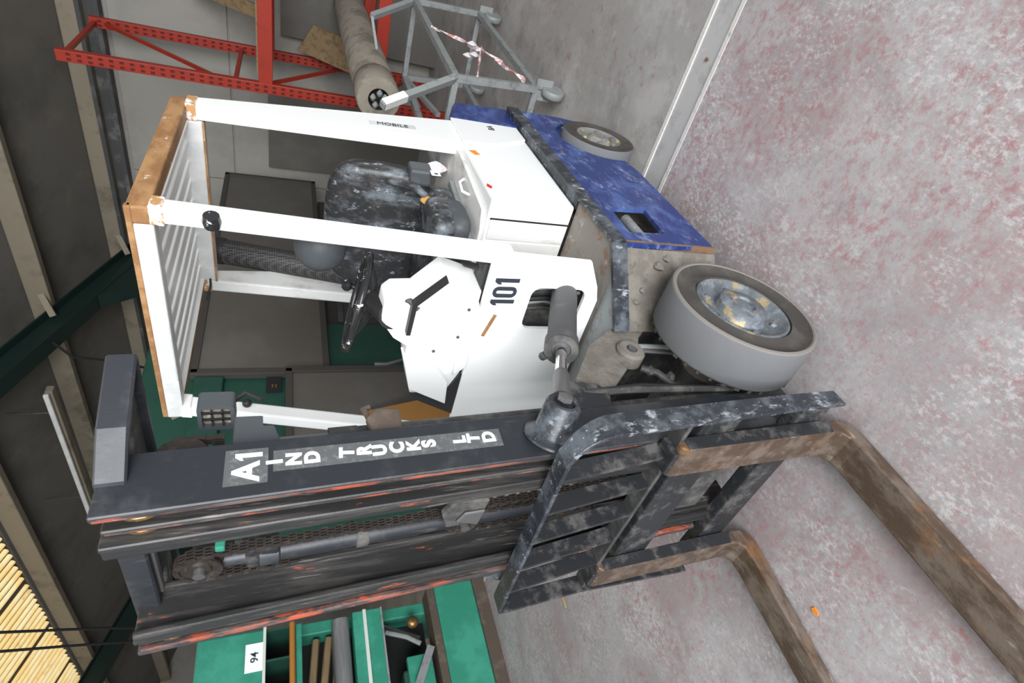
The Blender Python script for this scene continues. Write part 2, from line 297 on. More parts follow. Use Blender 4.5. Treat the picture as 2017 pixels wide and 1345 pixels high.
# roof sheets between purlins, following the slope
rf = struct(B().hexa([(-6.35, -14, roof_z(-6.35) + .12), (-3.54, -14, roof_z(-3.54) + .12), (-3.54, 5, roof_z(-3.54) + .12), (-6.35, 5, roof_z(-6.35) + .12),
    (-6.35, -14, roof_z(-6.35) + .16), (-3.54, -14, roof_z(-3.54) + .16), (-3.54, 5, roof_z(-3.54) + .16), (-6.35, 5, roof_z(-6.35) + .16)]).build('ceiling', 'roof_sheet'), 'dark sheeted sloping roof')
def slope_box(x0, x1, y0, y1, dz0, dz1): 
    return B().hexa([(x0, y0, roof_z(x0) + dz0), (x1, y0, roof_z(x1) + dz0), (x1, y1, roof_z(x1) + dz0), (x0, y1, roof_z(x0) + dz0),
                     (x0, y0, roof_z(x0) + dz1), (x1, y0, roof_z(x1) + dz1), (x1, y1, roof_z(x1) + dz1), (x0, y1, roof_z(x0) + dz1)])
struct(slope_box(-3.54, 1.6, -4.1, 5, .12, .16).build('ceiling', 'roof_sheet'), 'dark sheeted roof above the truck')
struct(slope_box(-3.54, 1.6, -14, -11.2, .12, .16).build('ceiling', 'roof_sheet'), 'dark sheeted roof beyond the roof light')
struct(slope_box(-1.2, 1.6, -11.2, -4.1, .12, .16).build('ceiling', 'roof_sheet'), 'dark sheeted roof above the roof light')
# translucent roof light of corrugated ribs
sk = struct(slope_box(-3.54, -1.2, -11.2, -4.1, .15, .17).build('window_1', 'brown_steel'), 'yellowed corrugated roof light')
y = -4.15; i = 0
while y > -11.1:
    wd = 0.078 + 0.012 * random.random(); cut = -1.25
    x0 = -3.52 + 0.02 * random.random()
    sgs = [(x0, -1.25)]
    if random.random() < 0.45:
        c = random.uniform(-3.1, -1.6); g = random.uniform(.03, .10); sgs = [(x0, c), (c + g, -1.25)]
    for a, b in sgs:
        r = B(); m = 5
        vs = []; fs = []
        for xx in (a, b):
            for q in range(m + 1):
                t = math.pi * q / m; vs.append((xx, y - wd / 2 + wd / 2 * math.cos(t), roof_z(xx) + .145 - 0.035 * math.sin(t)))
        for q in range(m): fs.append((q, q + 1, m + 2 + q, m + 1 + q))
        r.add(vs, fs); r.build('corrugation', 'skylight', sk, smooth=True)
    y -= wd + (0.045 if i % 9 else 0.12); i += 1
# purlins run along the wall, rafters up the slope
for x in (-6.12, -4.83, -3.62, -2.4, -1.1):
    pw = 0.10 if x > -6 else 0.13
    pu = struct(B().box(x - pw / 2, x + pw / 2, -14, 5, roof_z(x) - .07, roof_z(x) + .13).build('trim_4', 'purlin', bevel=.01), 'beige roof purlin')
    if x in (-4.83, -6.12):
        B().bar((x + .05, -3.15, roof_z(x) + .0), (x + .18, -3.35, roof_z(x) - .10), .03, .06).build('cleat', 'purlin', pu)
for y in (-3.42, -9.55):
    rb = struct(slope_box(-6.2, 1.6, y - .012, y + .012, -.34, -.07).build('trim_5', 'green_steel'), 'dark green steel rafter')
    slope_box(-6.2, 1.6, y - .10, y + .10, -.09, -.07).build('flange', 'green_steel', rb)
    slope_box(-6.2, 1.6, y - .10, y + .10, -.36, -.34).build('flange', 'green_steel', rb)
    B().hexa([(-6.2, y - .09, 2.2), (-6.05, y - .09, 2.2), (-6.05, y + .09, 2.2), (-6.2, y + .09, 2.2), (-6.2, y - .09, 3.3), (-5.0, y - .09, roof_z(-5.0) - .34), (-5.0, y + .09, roof_z(-5.0) - .34), (-6.2, y + .09, 3.4)]).build('haunch', 'green_steel', rb)
lt = thing('light_fitting', 'long cream unlit batten light fitting hanging under the roof', 'light fitting', (-4.1, -5.2, 3.98))
B().box(-4.16, -4.06, -6.35, -3.92, 3.98, 4.05).build('batten', 'purlin', lt, bevel=.01)
B().box(-4.04, -4.0, -6.35, -3.92, 4.0, 4.05).build('diffuser', 'white_grey', lt, bevel=.01)
for y in (-4.3, -5.9): B().tube([(-4.11, y, 4.04), (-4.11, y, roof_z(-4.11) + .14)], .008, 6).build('hanger', 'dark_steel', lt)
for j, (p0, p1) in enumerate((((-0.9, -2.35, 4.75), (-2.3, -6.2, 2.60)), ((-0.85, -2.55, 4.9), (-2.2, -6.3, 2.45)))):
    pts = [V(p0).lerp(V(p1), t / 10) + V((0, 0, -0.25 * math.sin(math.pi * t / 10))) for t in range(11)]
    tag(B().tube(pts, .012, 6).build('cable', 'rubber'), ('upper' if j == 0 else 'lower') + ' of two black cables slung under the roof light', 'cable', 'cables under the roof')
cbl = [(-4.3, -3.42, 3.93), (-4.1, -3.45, 3.72), (-4.3, -3.7, 3.42), (-4.7, -4.2, 3.22), (-5.2, -4.8, 3.1), (-5.6, -5.4, 2.9)]
tag(B().tube(cbl, .014, 6).build('cable', 'rubber'), 'black cable drooping from the dark green rafter', 'cable', 'cables under the roof')
# ================================================================== THE FORKLIFT
T = thing('forklift', 'white and blue forklift truck with black mast and rusty forks, marked 101', 'forklift', (-0.55, 0, 0))
# ---- chassis, floor plate, blue side panels
B().box(-1.30, -0.42, -0.40, 0.40, 0.14, 0.57).build('chassis', 'dust', T, bevel=.01)
FLZ = 0.60
B().prism('Z', [(-0.66, .495), (-0.345, .495), (-.27, .42), (-.27, -.42), (-0.345, -.495), (-0.66, -.495)], FLZ - .022, FLZ - .004).build('floor_plate', 'rusty_floor', T)
B().prism('Z', [(-.27, .42), (-0.13, .275), (-0.19, .01), (-0.19, -.01), (-0.13, -.275), (-.27, -.42)], FLZ - .022, FLZ - .002).build('toe_plate', 'galvanised', T)
for s in (1, -1): B().box(-1.66, -.66, min(s * .46, s * .50), max(s * .46, s * .50), .575, .604).build('ledge', 'splatter_black', T)
for s in (1, -1):
    # dusty wheel-well plate on the diagonal behind the wheel, and the inner plate beside the axle
    wp = B().hexa([(-.345, s * .485, .13), (-.135, s * .268, .13), (-.150, s * .252, .13), (-.36, s * .47, .13), (-.345, s * .485, .555), (-.135, s * .268, .555), (-.150, s * .252, .555), (-.36, s * .47, .555)])
    wp = wp.build('wheel_well_plate', 'dust', T)
    arch = [(-.15, .60)] + [(-.15, .50)] + [(-.03 + .125 * math.cos(math.radians(a)), .405 + .13 * math.sin(math.radians(a))) for a in (150, 130, 110, 92)] + [(.005, .545), (.02, .60), (.165, .755), (.09, .84), (-.06, .73)]
    B().prism('Y', arch, s * .245, s * .268).build('frame_plate', 'dust', T, bevel=.004, seg=1)
    lug = B().lathe([(.0, -.03), (.05, -.03), (.05, .012), (.042, .02), (.02, .02), (.02, .012), (0, .012)], (-.02, s * .268, .59), (0, s, 0), 24).build('mounting_lug', 'dust', T, smooth=True)
    B().lathe([(.0, 0), (.014, 0), (.014, .012), (0, .012)], (-.02, s * .28, .59), (0, s, 0), 6).build('bolt', 'steel', lug)
    if s > 0:
        for (bx, by, bz, br) in ((-.30, .443, .40, .020), (-.235, .377, .475, .014), (-.205, .345, .50, .013), (-.32, .465, .36, .015)):
            B().ball((bx, by, bz), br * random.uniform(.8, 1.6), br, br * random.uniform(.7, 1.4), 7, 5, p=1.25, rot=Matrix.Rotation(bx * 40, 3, 'Y')).build('dust_lump', 'dust', wp)
    # black edge strip of the footwell
    hs = [(-1.66, s * .50), (-.345, s * .50), (-.125, s * .272)]
    st = B()
    for (a, b) in zip(hs[:-1], hs[1:]):
        d = V((b[0] - a[0], b[1] - a[1], 0)).normalized(); n = V((d.y, -d.x, 0)) * (-1 if s > 0 else 1); n = n if n.y * s > 0 else -n
        n = n * .012
        st.hexa([(a[0], a[1], .545), (b[0], b[1], .545), (b[0] + n.x, b[1] + n.y, .545), (a[0] + n.x, a[1] + n.y, .545), (a[0], a[1], .607), (b[0], b[1], .607), (b[0] + n.x, b[1] + n.y, .607), (a[0] + n.x, a[1] + n.y, .607)])
    st.build('edge_strip', 'splatter_black', T)
    ac = [(-1.381 + .225 * math.cos(math.radians(a)), .19 + .225 * math.sin(math.radians(a))) for a in range(-15, 196, 15)]
    pol = [(-.345, .548), (-.368, .125), (-1.05, .112)] + ac + [(-1.64, .20), (-1.66, .30), (-1.66, .548)]
    hole = [(-.435, .48), (-.625, .475), (-.64, .30), (-.45, .315)]
    bp = B().prism('Y', [pol, hole], s * .483, s * .50).build('side_panel', 'blue', T)
    B().box(-.3715, -.362, min(s * .47, s * .502), max(s * .47, s * .502), .125, .55).build('panel_edge', 'rust_band', bp)
    B().box(-.70, -.40, min(s * .40, s * .405), max(s * .40, s * .405), .25, .52).build('step_recess', 'dusty_black', bp)
    B().tube([(-.66, s * .44, .36), (-.40, s * .44, .36)], .022, 10).build('step_tube', 'galvanised', bp, smooth=True)
    # rear wheel
    rw = B().lathe([(0, -.12), (.11, -.12), (.18, -.12), (.19, -.112), (.19, -.006), (.186, 0)], (-1.381, s * .527, .19), (0, s, 0), 48).build('rear_wheel', 'tyre', T, smooth=True)
    B().lathe([(.186, 0), (.176, .001), (.165, -.004), (.13, -.006), (.118, -.002)], (-1.381, s * .527, .19), (0, s, 0), 48).build('sidewall', 'tyre_side', rw, smooth=True)
    B().lathe([(.118, -.002), (.108, -.012), (.07, -.02), (.05, -.004), (.042, .004), (0, .006)], (-1.381, s * .527, .19), (0, s, 0), 36).build('hub', 'hub_yellow', rw, smooth=True)
    for k in range(6):
        a = math.radians(60 * k + 20)
        B().lathe([(0, 0), (.012, 0), (.012, .014), (0, .016)], (-1.381 + .088 * math.cos(a), s * .513, .19 + .088 * math.sin(a)), (0, s, 0), 6).build('wheel_nut', 'hub_yellow', rw)
    # front wheel: wide smooth solid tyre with a notched inner edge
    O = (0, s * .503, .253)
    fw = B().lathe([(0, -.17), (.15, -.17), (.235, -.17), (.247, -.165), (.253, -.155), (.253, -.012), (.2515, -.006)], O, (0, s, 0), 72).build('front_wheel', 'tyre', T, smooth=True)
    for k in range(36):
        a = math.radians(10 * k + 3)
        B().bar((.2515 * math.cos(a), s * .347, .253 + .2515 * math.sin(a)), (.2515 * math.cos(a), s * .333, .253 + .2515 * math.sin(a)), .014 * random.uniform(.6, 1.3), .0022, up=(math.cos(a), 0, math.sin(a))).build('tread_notch', 'tyre_side', fw)
    B().lathe([(.2515, -.006), (.249, -.001), (.241, .001), (.236, -.002)], O, (0, s, 0), 72).build('tyre_lip', 'tyre_lip', fw, smooth=True)
    B().lathe([(.236, -.002), (.222, -.012), (.20, -.016), (.18, -.010), (.168, -.006), (.166, -.018)], O, (0, s, 0), 72).build('sidewall', 'tyre_side', fw, smooth=True)
    B().lathe([(.1655, -.016), (.163, -.009), (.156, -.006), (.146, -.011), (.12, -.030), (.092, -.034), (.086, -.028), (.082, -.006), (.072, .002), (.04, .004), (.034, -.002), (0, 0)], O, (0, s, 0), 60).build('hub', 'hub', fw, smooth=True)
    for k in range(6):
        a = math.radians(60 * k + 10)
        B().lathe([(0, -.02), (.013, -.02), (.013, 0), (.009, .006), (0, .006)], (.116 * math.cos(a), s * .476, .253 + .116 * math.sin(a)), (0, s, 0), 6).build('wheel_nut', 'hub', fw)
    B().lathe([(0, 0), (.085, 0), (.085, .03), (.06, .06), (.06, .14), (0, .14)], (0, s * .21, .253), (0, s, 0), 28).build('axle_hub', 'dust', T, smooth=True)
B().tube([(0, -.22, .253), (0, .22, .253)], .07, 16).build('axle_tube', 'dusty_black', T, smooth=True)
B().box(-.40, -.20, -.245, .245, .20, .57).build('transmission_case', 'dusty_black', T, bevel=.02)
# under-bonnet rods and hoses beside the wheel
for pts, r, m in (([(-.10, .23, .60), (-.07, .25, .42), (-.03, .24, .26)], .010, 'galvanised'), ([(-.075, .235, .58), (-.04, .25, .40), (0, .24, .25)], .008, 'steel'),
                  ([(.02, .235, .55), (.05, .24, .50), (.10, .22, .44)], .012, 'dusty_black'), ([(.175, .285, .86), (.18, .30, .70), (.185, .30, .50), (.18, .29, .30)], .011, 'dusty_black'),
                  ([(.155, .27, .84), (.15, .285, .64), (.16, .28, .40)], .008, 'rubber')):
    B().tube(pts, r, 8).build('hose', m, T, smooth=True)
for c in ((.035, .235, .52), (.07, .24, .46)): B().ball(c, .02, .02, .014, 6, 4).build('hose_fitting', 'dusty_black', T)
# ---- counterweight at the rear
B().prism('Y', [(-1.45, .30), (-1.45, .93), (-1.54, .93), (-1.70, .88), (-1.73, .60), (-1.70, .30)], -.478, .478).build('counterweight', 'blue', T, bevel=.02)
# ---- engine hood and the white rear side
hd = B().box(-1.45, -.655, -.47, .47, .607, .955).build('engine_hood', 'white', T, bevel=.012)
B().box(-.662, -.648, .30, .385, .615, .945).build('front_skirt', 'white_dirty', hd, bevel=.003)
B().box(-.662, -.648, -.40, .294, .615, .945).build('front_skirt', 'white_dirty', hd, bevel=.003)
B().box(-.652, -.6505, .3845, .392, .612, .948).build('seam', 'void_black', hd)
B().prism('Z', [(-1.43, .43), (-1.12, .44), (-.70, .40), (-.67, .33), (-.67, -.40), (-1.43, -.40)], .955, .972).build('hood_lid', 'white_dirty', hd, bevel=.004)
B().bar((-1.12, .30, .985), (-.70, .245, .985), .035, .022).build('seat_rail', 'galvanised', hd, bevel=.004)
B().bar((-1.12, -.20, .985), (-.70, -.20, .985), .035, .022).build('seat_rail', 'galvanised', hd, bevel=.004)
B().tube([(-.985, .385, .974), (-.95, .385, 1.0), (-.89, .375, 1.0), (-.87, .372, .974)], .006, 8).build('lid_handle', 'white', hd, smooth=True)
B().prism('Y', [(-1.10, .915), (-1.06, .90), (-1.05, .925), (-1.09, .945)], .469, .4712).build('label', 'orange_scrap', hd); B().prism('Y', [(-.78, .945), (-.755, .93), (-.735, .94), (-.76, .952)], .469, .4712).build('label', 'red_plastic', hd)
# rags between seat and rear post
B().ball((-1.26, .30, 1.03), .05, .035, .06, 8, 6, p=1.3).build('rag', 'tape_white', hd)
# ---- overhead guard
G = []
def quadbox(c0, c1, sx0, sy0, sx1, sy1, z0, z1):
    q = lambda c, sx, sy, z: [(c[0] - sx, c[1] - sy, z), (c[0] + sx, c[1] - sy, z), (c[0] + sx, c[1] + sy, z), (c[0] - sx, c[1] + sy, z)]
    return B().hexa(q(c0, sx0, sy0, z0) + q(c1, sx1, sy1, z1))
for s in (1, -1):
    fp = quadbox((-.300, s * .449), (-.484, s * .404), .030, .026, .030, .026, .985, 2.02).build('front_post', 'white', T, bevel=.008)
    rp = quadbox((-1.315, s * .437), (-1.292, s * .404), .135, .03, .042, .03, .93, 2.02).build('rear_post', 'white' if s > 0 else 'white_dirty', T, bevel=.008)
    B().prism('Y', [(-1.45, .612), (-1.30, .612), (-1.19, .80), (-1.17, .95), (-1.45, .95)], s * .469, s * .478).build('post_gusset', 'white', rp, bevel=.002, seg=1)
    for zc, xo in ((1.985, 0),):
        quadbox((-.478, s * .404), (-.484, s * .404), .034, .030, .034, .030, 1.985, 2.022).build('weld_collar', 'white_tan' if s > 0 else 'white', fp, bevel=.004)
        quadbox((-1.292, s * .404), (-1.292, s * .404), .046, .033, .046, .033, 1.985, 2.022).build('weld_collar', 'white_tan', rp, bevel=.004)
    sb = B().box(-1.331, -.452, min(s * .372, s * .429), max(s * .372, s * .429), 2.018, 2.077).build('roof_side_bar', 'tan_primer', T, bevel=.006)
    B().box(-1.29, -.49, min(s * .366, s * .373), max(s * .366, s * .373), 2.014, 2.06).build('inner_lip', 'white', sb)
fb = B().box(-.512, -.452, -.372, .372, 2.012, 2.070).build('roof_front_bar', 'white_grey', T, bevel=.006)
B().box(-.470, -.4495, -.429, .429, 2.062, 2.079).build('worn_edge', 'tan_primer', fb, bevel=.003)
B().box(-.4535, -.4505, -.429, -.25, 2.012, 2.062).build('worn_patch', 'white_grey', fb)
B().box(-1.331, -1.245, -.372, .372, 1.965, 2.070).build('roof_rear_bar', 'white_grey', T, bevel=.006)
B().box(-1.246, -1.238, -.372, .372, 1.960, 1.968).build('rear_lip', 'tan_primer', fb)
for k in range(9):
    y = -.330 + k * .0835
    sl = B().prism('X', [(y - .034, 2.030), (y + .026, 2.030), (y + .032, 2.024), (y + .036, 2.026), (y + .030, 2.046), (y - .034, 2.046)], -1.245, -.512)
    sl.build('roof_slat', 'white', T)
# clamp, decals and fittings on the posts
B().lathe([(0, -.02), (.022, -.02), (.026, 0), (.022, .02), (0, .02)], (-.422, .418, 1.862), (.2, 1, 0), 12).build('post_clamp', 'steer_black', T, smooth=True)
B().ball((-.455, .42, 1.30), .02, .02, .03, 8, 6).build('hose_clip', 'rubber', T) if False else None
lamp = B().ball((-.60, .25, 1.555), .088, .088, .088, 28, 16).build('round_mirror_housing', 'plastic_grey', T, smooth=True)
B().tube([(-.56, .31, 1.57), (-.43, .40, 1.60)], .011, 8).build('mirror_arm', 'rubber', lamp, smooth=True)
XA = V((-.20, 0, .84)).normalized(); X0 = V((-1.275, -.345, 1.18))
ex = B().lathe([(0, 0), (.058, 0), (.062, .02), (.062, .84), (.056, .86), (0, .86)], X0, XA, 28).build('exhaust_guard', 'perforated', T, smooth=True)
B().lathe([(.063, .0), (.066, .01), (.066, .05), (.063, .06)], X0 + XA * .03, XA, 28).build('clamp_band', 'dusty_black', ex, smooth=True)
B().lathe([(.063, .0), (.066, .01), (.066, .05), (.063, .06)], X0 + XA * .78, XA, 28).build('clamp_band', 'rubber', ex, smooth=True)
B().tube([(-1.34, -.355, 2.0), (-1.2, -.37, 1.985), (-1.1, -.375, 1.99)], .005, 6).build('wire', 'rubber', T)
B().hexa([(-1.31, .450, 1.14), (-1.262, .450, 1.14), (-1.262, .4615, 1.14), (-1.31, .4615, 1.14), (-1.31, .444, 1.34), (-1.262, .444, 1.34), (-1.262, .4555, 1.34), (-1.31, .4555, 1.34)]).build('model_plate', 'white_grey', T)
text_mesh('MOBILE', .040, 'print_black', T, frame_m((-1.286, .4590, 1.24), (0, .03, -1), (-1, 0, 0)), 'plate_lettering', .0010)
text_mesh('BA', .045, 'print_black', T, frame_m((-1.385, .4795, .765), (-1, 0, 0), (0, 0, 1)), 'scrawled_mark', .0006)
# ---- seat
sb = B().ball((-1.17, .045, 1.275), .085, .300, .235, 40, 24, p=3.6, rot=Matrix.Rotation(math.radians(-9), 3, 'Y'))
for k, v in enumerate(sb.v):   # curved shell, hollowed towards the driver
    x, y, z = v; sb.v[k] = (x + .5 * (y - .045) ** 2, y, z)
seat = sb.build('seat_back', 'vinyl', T, smooth=True)
cs = B().ball((-.90, .055, 1.055), .24, .265, .075, 40, 18, p=4.0)
cushion = cs.build('seat_cushion', 'vinyl', T, smooth=True)
B().ball((-.80, .275, 1.10), .13, .075, .055, 24, 12, p=2.8).build('side_bolster', 'vinyl', cushion, smooth=True)
B().ball((-.80, -.165, 1.09), .13, .065, .055, 24, 12, p=2.8).build('side_bolster', 'vinyl', cushion, smooth=True)
B().ball((-.80, .285, 1.035), .12, .06, .05, 20, 10, p=3.0).build('bolster_skirt', 'plastic_grey', cushion, smooth=True)
B().ball((-.935, .295, 1.125), .045, .02, .030, 10, 8, p=1.4).build('torn_foam', 'foam', cushion)
B().bar((-.86, -.125, 1.15), (-.86, -.14, 1.02), .05, .02).build('torn_foam', 'foam', cushion)
B().box(-1.02, -.70, -.25, -.20, .975, 1.03).build('seat_base', 'rubber', cushion, bevel=.01)
B().tube([(-1.07, .30, 1.28), (-1.02, .32, 1.22), (-.985, .325, 1.17), (-.94, .31, 1.13)], [.012, .016, .018, .014], 8).build('armrest_hinge', 'vinyl', seat, smooth=True)
bx = B().box(-1.14, -1.045, .30, .375, 1.09, 1.185).build('belt_retractor', 'plastic_grey', T, bevel=.014)
B().prism('Y', [[(-1.055, 1.065), (-1.005, 1.065), (-1.005, 1.105), (-1.055, 1.105)], [(-1.035, 1.075), (-1.035, 1.09), (-1.018, 1.09), (-1.018, 1.075)]], .372, .376).build('belt_tongue', 'chrome', bx)
lv = B().tube([(-.80, -.20, 1.06), (-.78, -.19, 1.15), (-.765, -.18, 1.20)], .014, 8).build('hand_lever', 'rubber', T, smooth=True)
B().ball((-.765, -.18, 1.215), .017, .017, .017, 12, 8).build('lever_knob', 'red_plastic', lv, smooth=True)
# ---- front cowl with lot number, dash and steering
hole = rrect(.165, .345, .675, .885, .035)
cow = B().prism('X', [[(.475, 1.055), (.462, .70), (.36, .640), (.30, .618), (-.44, .618), (-.455, .70), (-.475, 1.055)], hole], -.282, -.268).build('front_cowl', 'white', T, bevel=0)
B().bar((-.266, .225, .995), (-.266, .13, 1.02), .012, .004, up=(1, 0, 0)).build('paint_scrape', 'tan_primer', cow)
def glyphs(s, loc, right, up, h, mt, parent, name, wd=.42, st=.13):
    M_ = frame_m(loc, right, up); b = B(); x = 0
    for c in s:
        if c == '1':
            w_ = wd * .55; b0 = B().prism('Z', [(x + w_ - st, 0), (x + w_, 0), (x + w_, 1), (x + w_ - st * .9, 1), (x + w_ - st * 1.5, .86), (x, .80), (x, .70), (x + w_ - st, .76)], 0, .001 / h); x += w_ + .10
        else:
            w_ = wd; b0 = B().prism('Z', [rrect(x, x + w_, 0, 1, wd * .45, 6), rrect(x + st, x + w_ - st, st * .8, 1 - st * .8, (wd - 2 * st) * .45, 6)], 0, .001 / h); x += w_ + .10
        b.add(b0.v, b0.f)
    b.v = [tuple(M_ @ V(((p[0] - (x - .1) / 2) * h, (p[1] - .5) * h, p[2] * h))) for p in b.v]
    return b.build(name, mt, parent)
glyphs('101', (-.2678, .322, .985), (0, 1, .02), (0, 0, 1), .086, 'print_black', cow, 'lot_number', .52, .185)
for k in range(7):
    y = .20 + .022 * k
    B().tube([(-.33, y, .66), (-.345 - .01 * (k % 2), y + .006, .78), (-.34, y - .004, .92)], .006 + .002 * (k % 3), 6).build('hydraulic_hose', ('dusty_black', 'galvanised', 'rubber')[k % 3], T, smooth=True)
B().box(-.42, -.36, -.40, .35, .61, 1.0).build('bulkhead', 'dusty_black', T)
dash = B().prism('X', [(.350, 1.185), (.252, 1.272), (.02, 1.278), (-.17, 1.235), (-.18, 1.058), (.31, 1.058)], -.43, -.285).build('dash_console', 'white', T, bevel=.006)
B().prism('X', [(.360, 1.188), (.255, 1.286), (.125, 1.290), (.125, 1.276), (.250, 1.270), (.347, 1.182)], -.296, -.270).build('dash_trim', 'rubber', dash)
B().prism('X', [(.268, 1.27), (.262, 1.345), (.235, 1.37), (.16, 1.374), (.085, 1.325), (.02, 1.235), (.05, 1.16), (.24, 1.20)], -.41, -.300).build('column_shroud', 'white', dash, bevel=.008)
B().prism('X', [(.015, 1.285), (-.10, 1.255), (-.185, 1.105), (-.075, 1.115), (.01, 1.18)], -.34, -.235).build('switch_box', 'white', dash, bevel=.004)
B().prism('X', [(.10, 1.10), (.30, 1.075), (.235, 1.05), (-.02, 1.05), (-.06, 1.09)], -.285, -.262).build('lower_shroud', 'white', dash, bevel=.004)
for (y, z) in ((.135, 1.115), (-.005, 1.215), (.255, 1.10), (.07, 1.19)):
    B().lathe([(0, 0), (.006, 0), (.006, .004), (0, .004)], (-.2545, y, z), (1, 0, 0), 8).build('screw', 'steel', dash)
B().prism('X', [(-.17, 1.235), (-.20, 1.20), (-.30, 1.02), (-.10, 1.02), (-.06, 1.06), (-.16, 1.10)], -.36, -.272).build('side_trim', 'rubber', dash)
col = B().tube([(-.315, .175, 1.335), (-.40, .145, 1.355), (-.47, .115, 1.372)], [.05, .046, .040], 16).build('steering_column', 'rubber', T, smooth=True)
B().tube([(-.40, .205, 1.35), (-.33, .245, 1.33), (-.30, .25, 1.29), (-.29, .225, 1.26)], .011, 8).build('column_hose', 'dusty_black', col, smooth=True)
swc = V((-.52, .075, 1.425)); swn = V((-.17, .155, .97)).normalized(); u = V((0, 1, 0)); u = (u - swn * u.dot(swn)).normalized(); q = swn.cross(u)
sw = B().tube([swc + (u * math.cos(a) + q * math.sin(a)) * .178 for a in [2 * math.pi * k / 48 for k in range(48)]], .0135, 10, closed=True).build('steering_wheel', 'steer_black', T, smooth=True)
hubp = swc - swn * .055
for a in (20, 140, 260):
    a = math.radians(a); e = swc + (u * math.cos(a) + q * math.sin(a)) * .172
    B().tube([hubp, hubp.lerp(e, .5) - swn * .012, e], .011, 8).build('spoke', 'rubber', sw, smooth=True)
B().lathe([(0, -.03), (.04, -.03), (.045, 0), (.035, .022), (0, .026)], hubp, swn, 20).build('wheel_boss', 'rubber', sw, smooth=True)
kn = swc + (u * math.cos(2.0) + q * math.sin(2.0)) * .178
kb = swc + u * -.06 + q * .168
B().lathe([(0, 0), (.01, 0), (.01, .02), (.022, .03), (.024, .045), (.014, .058), (0, .06)], kb, swn, 16).build('spinner_knob', 'steer_black', sw, smooth=True)
B().tube([(-.42, -.12, 1.24), (-.43, -.155, 1.30), (-.44, -.165, 1.345)], [.007, .008, .011], 8).build('control_lever', 'rubber', T, smooth=True)
B().tube([(-.33, .36, 1.02), (-.40, .34, 1.09), (-.52, .30, 1.10)], .012, 8).build('brake_lever', 'rubber', T, smooth=True)
B().box(-.40, -.31, .30, .40, 1.015, 1.06).build('lever_bracket', 'dusty_black', T, bevel=.004)
# ---- tilt cylinder
ta, tb = V((-.36, .305, .715)), V((.055, .352, .908)); tc = V((.27, .372, 1.0)); td = (tb - ta).normalized()
cyl = B().tube([ta, ta.lerp(tb, .9), ta.lerp(tb, .905), tb], [.046, .046, .052, .052], 24).build('tilt_cylinder', 'cylinder_grey', T, smooth=True)
B().lathe([(.052, 0), (.052, .006), (.030, .006), (.026, -.012), (0, -.014)], tb, td, 24).build('gland', 'dusty_black', cyl, smooth=True)
B().tube([tb, tb.lerp(tc, .55)], .0175, 14).build('piston_rod', 'chrome', cyl, smooth=True)
B().tube([tb.lerp(tc, .5), tb.lerp(tc, .56), tc], [.0175, .023, .026], 14).build('rod_end', 'steel', cyl, smooth=True)
B().tube([tb + V((-.02, -.04, .03)), tb + V((-.035, -.06, .03))], .014, 8).build('port', 'cylinder_grey', cyl)
# ---- mast: three nested pairs of channel rails, leaning slightly forward
def rail(s, x0, x1, yo, yi, z0, z1, name, mw, mf, tw=.016, tf=.02):
    a, b = sorted((s * yo, s * (yo - tw)))
    o = B().box(x0, x1, a, b, z0, z1).build(name, mw, T, lean=LEAN, bevel=.003, seg=1)
    for (fx0, fx1, nm) in ((x1 - tf, x1, 'front_flange'), (x0, x0 + tf, 'rear_flange')):
        a, b = sorted((s * (yo - .002), s * yi))
        B().box(fx0, fx1 + (.0006 if nm == 'front_flange' else 0), a, b, z0, z1 - .002).build(nm, mf, o, lean=LEAN, bevel=.006, seg=2)
    return o
for s in (1, -1):
    ro = rail(s, .210, .352, .298, .277, .10, 1.996, 'outer_mast_rail', 'mast_black', 'mast_edge')
    rm = rail(s, .218, .350, .246, .229, .11, 1.985, 'middle_mast_rail', 'mast_inner', 'mast_edge')
    ri = rail(s, .238, .364, .212, .170, .12, 1.992, 'inner_mast_rail', 'mast_inner', 'mast_inner')
    for z in (1.925, .75):
        for (y, x, r_) in ((.2615, .294, ro), (.2205, .296, rm)):
            B().lathe([(0, -.006), (.048, -.006), (.050, -.004), (.050, .004), (.048, .006), (0, .006)], (x + LEAN * (z - .33), s * y, z), (0, 1, 0), 24).build('guide_roller', 'brass', r_, smooth=True)
# crosshead tying the outer rails behind the mast
ring = [(.285, .302), (.205, .372), (.062, .436), (.062, -.436), (.205, -.372), (.285, -.302)]
inn = [(.262, .30), (.192, .356), (.078, .416), (.078, -.416), (.192, -.356), (.262, -.30)]
ch = B().prism('Z', [ring, inn], 1.946, 2.0).build('crosshead', 'mast_black', T, lean=LEAN, bevel=.004, seg=1)
pl_ = [(.20, .352), (.072, .42), (.072, -.42), (.20, -.352)]
hs_ = []
for s in (1, -1):
    hs_.append([(.165 + .028 * math.cos(a), s * .28 + .035 * math.sin(a)) for a in [2 * math.pi * k / 14 for k in range(14)]])
    hs_.append([(.125 + .022 * math.cos(a), s * .345 + .018 * math.sin(a)) for a in [2 * math.pi * k / 14 for k in range(14)]])
B().prism('Z', [pl_] + hs_, 1.962, 1.976).build('crosshead_web', 'dusty_black', ch, lean=LEAN)
B().box(.24, .262, -.18, .18, 1.940, 1.998).build('inner_cross_tie', 'steel', T, lean=LEAN, bevel=.004)
B().box(.19, .215, -.25, .25, 1.20, 1.28).build('middle_cross_tie', 'dusty_black', T, lean=LEAN, bevel=.004)
B().box(.19, .215, -.25, .25, .55, .66).build('middle_cross_tie', 'dusty_black', T, lean=LEAN, bevel=.004)
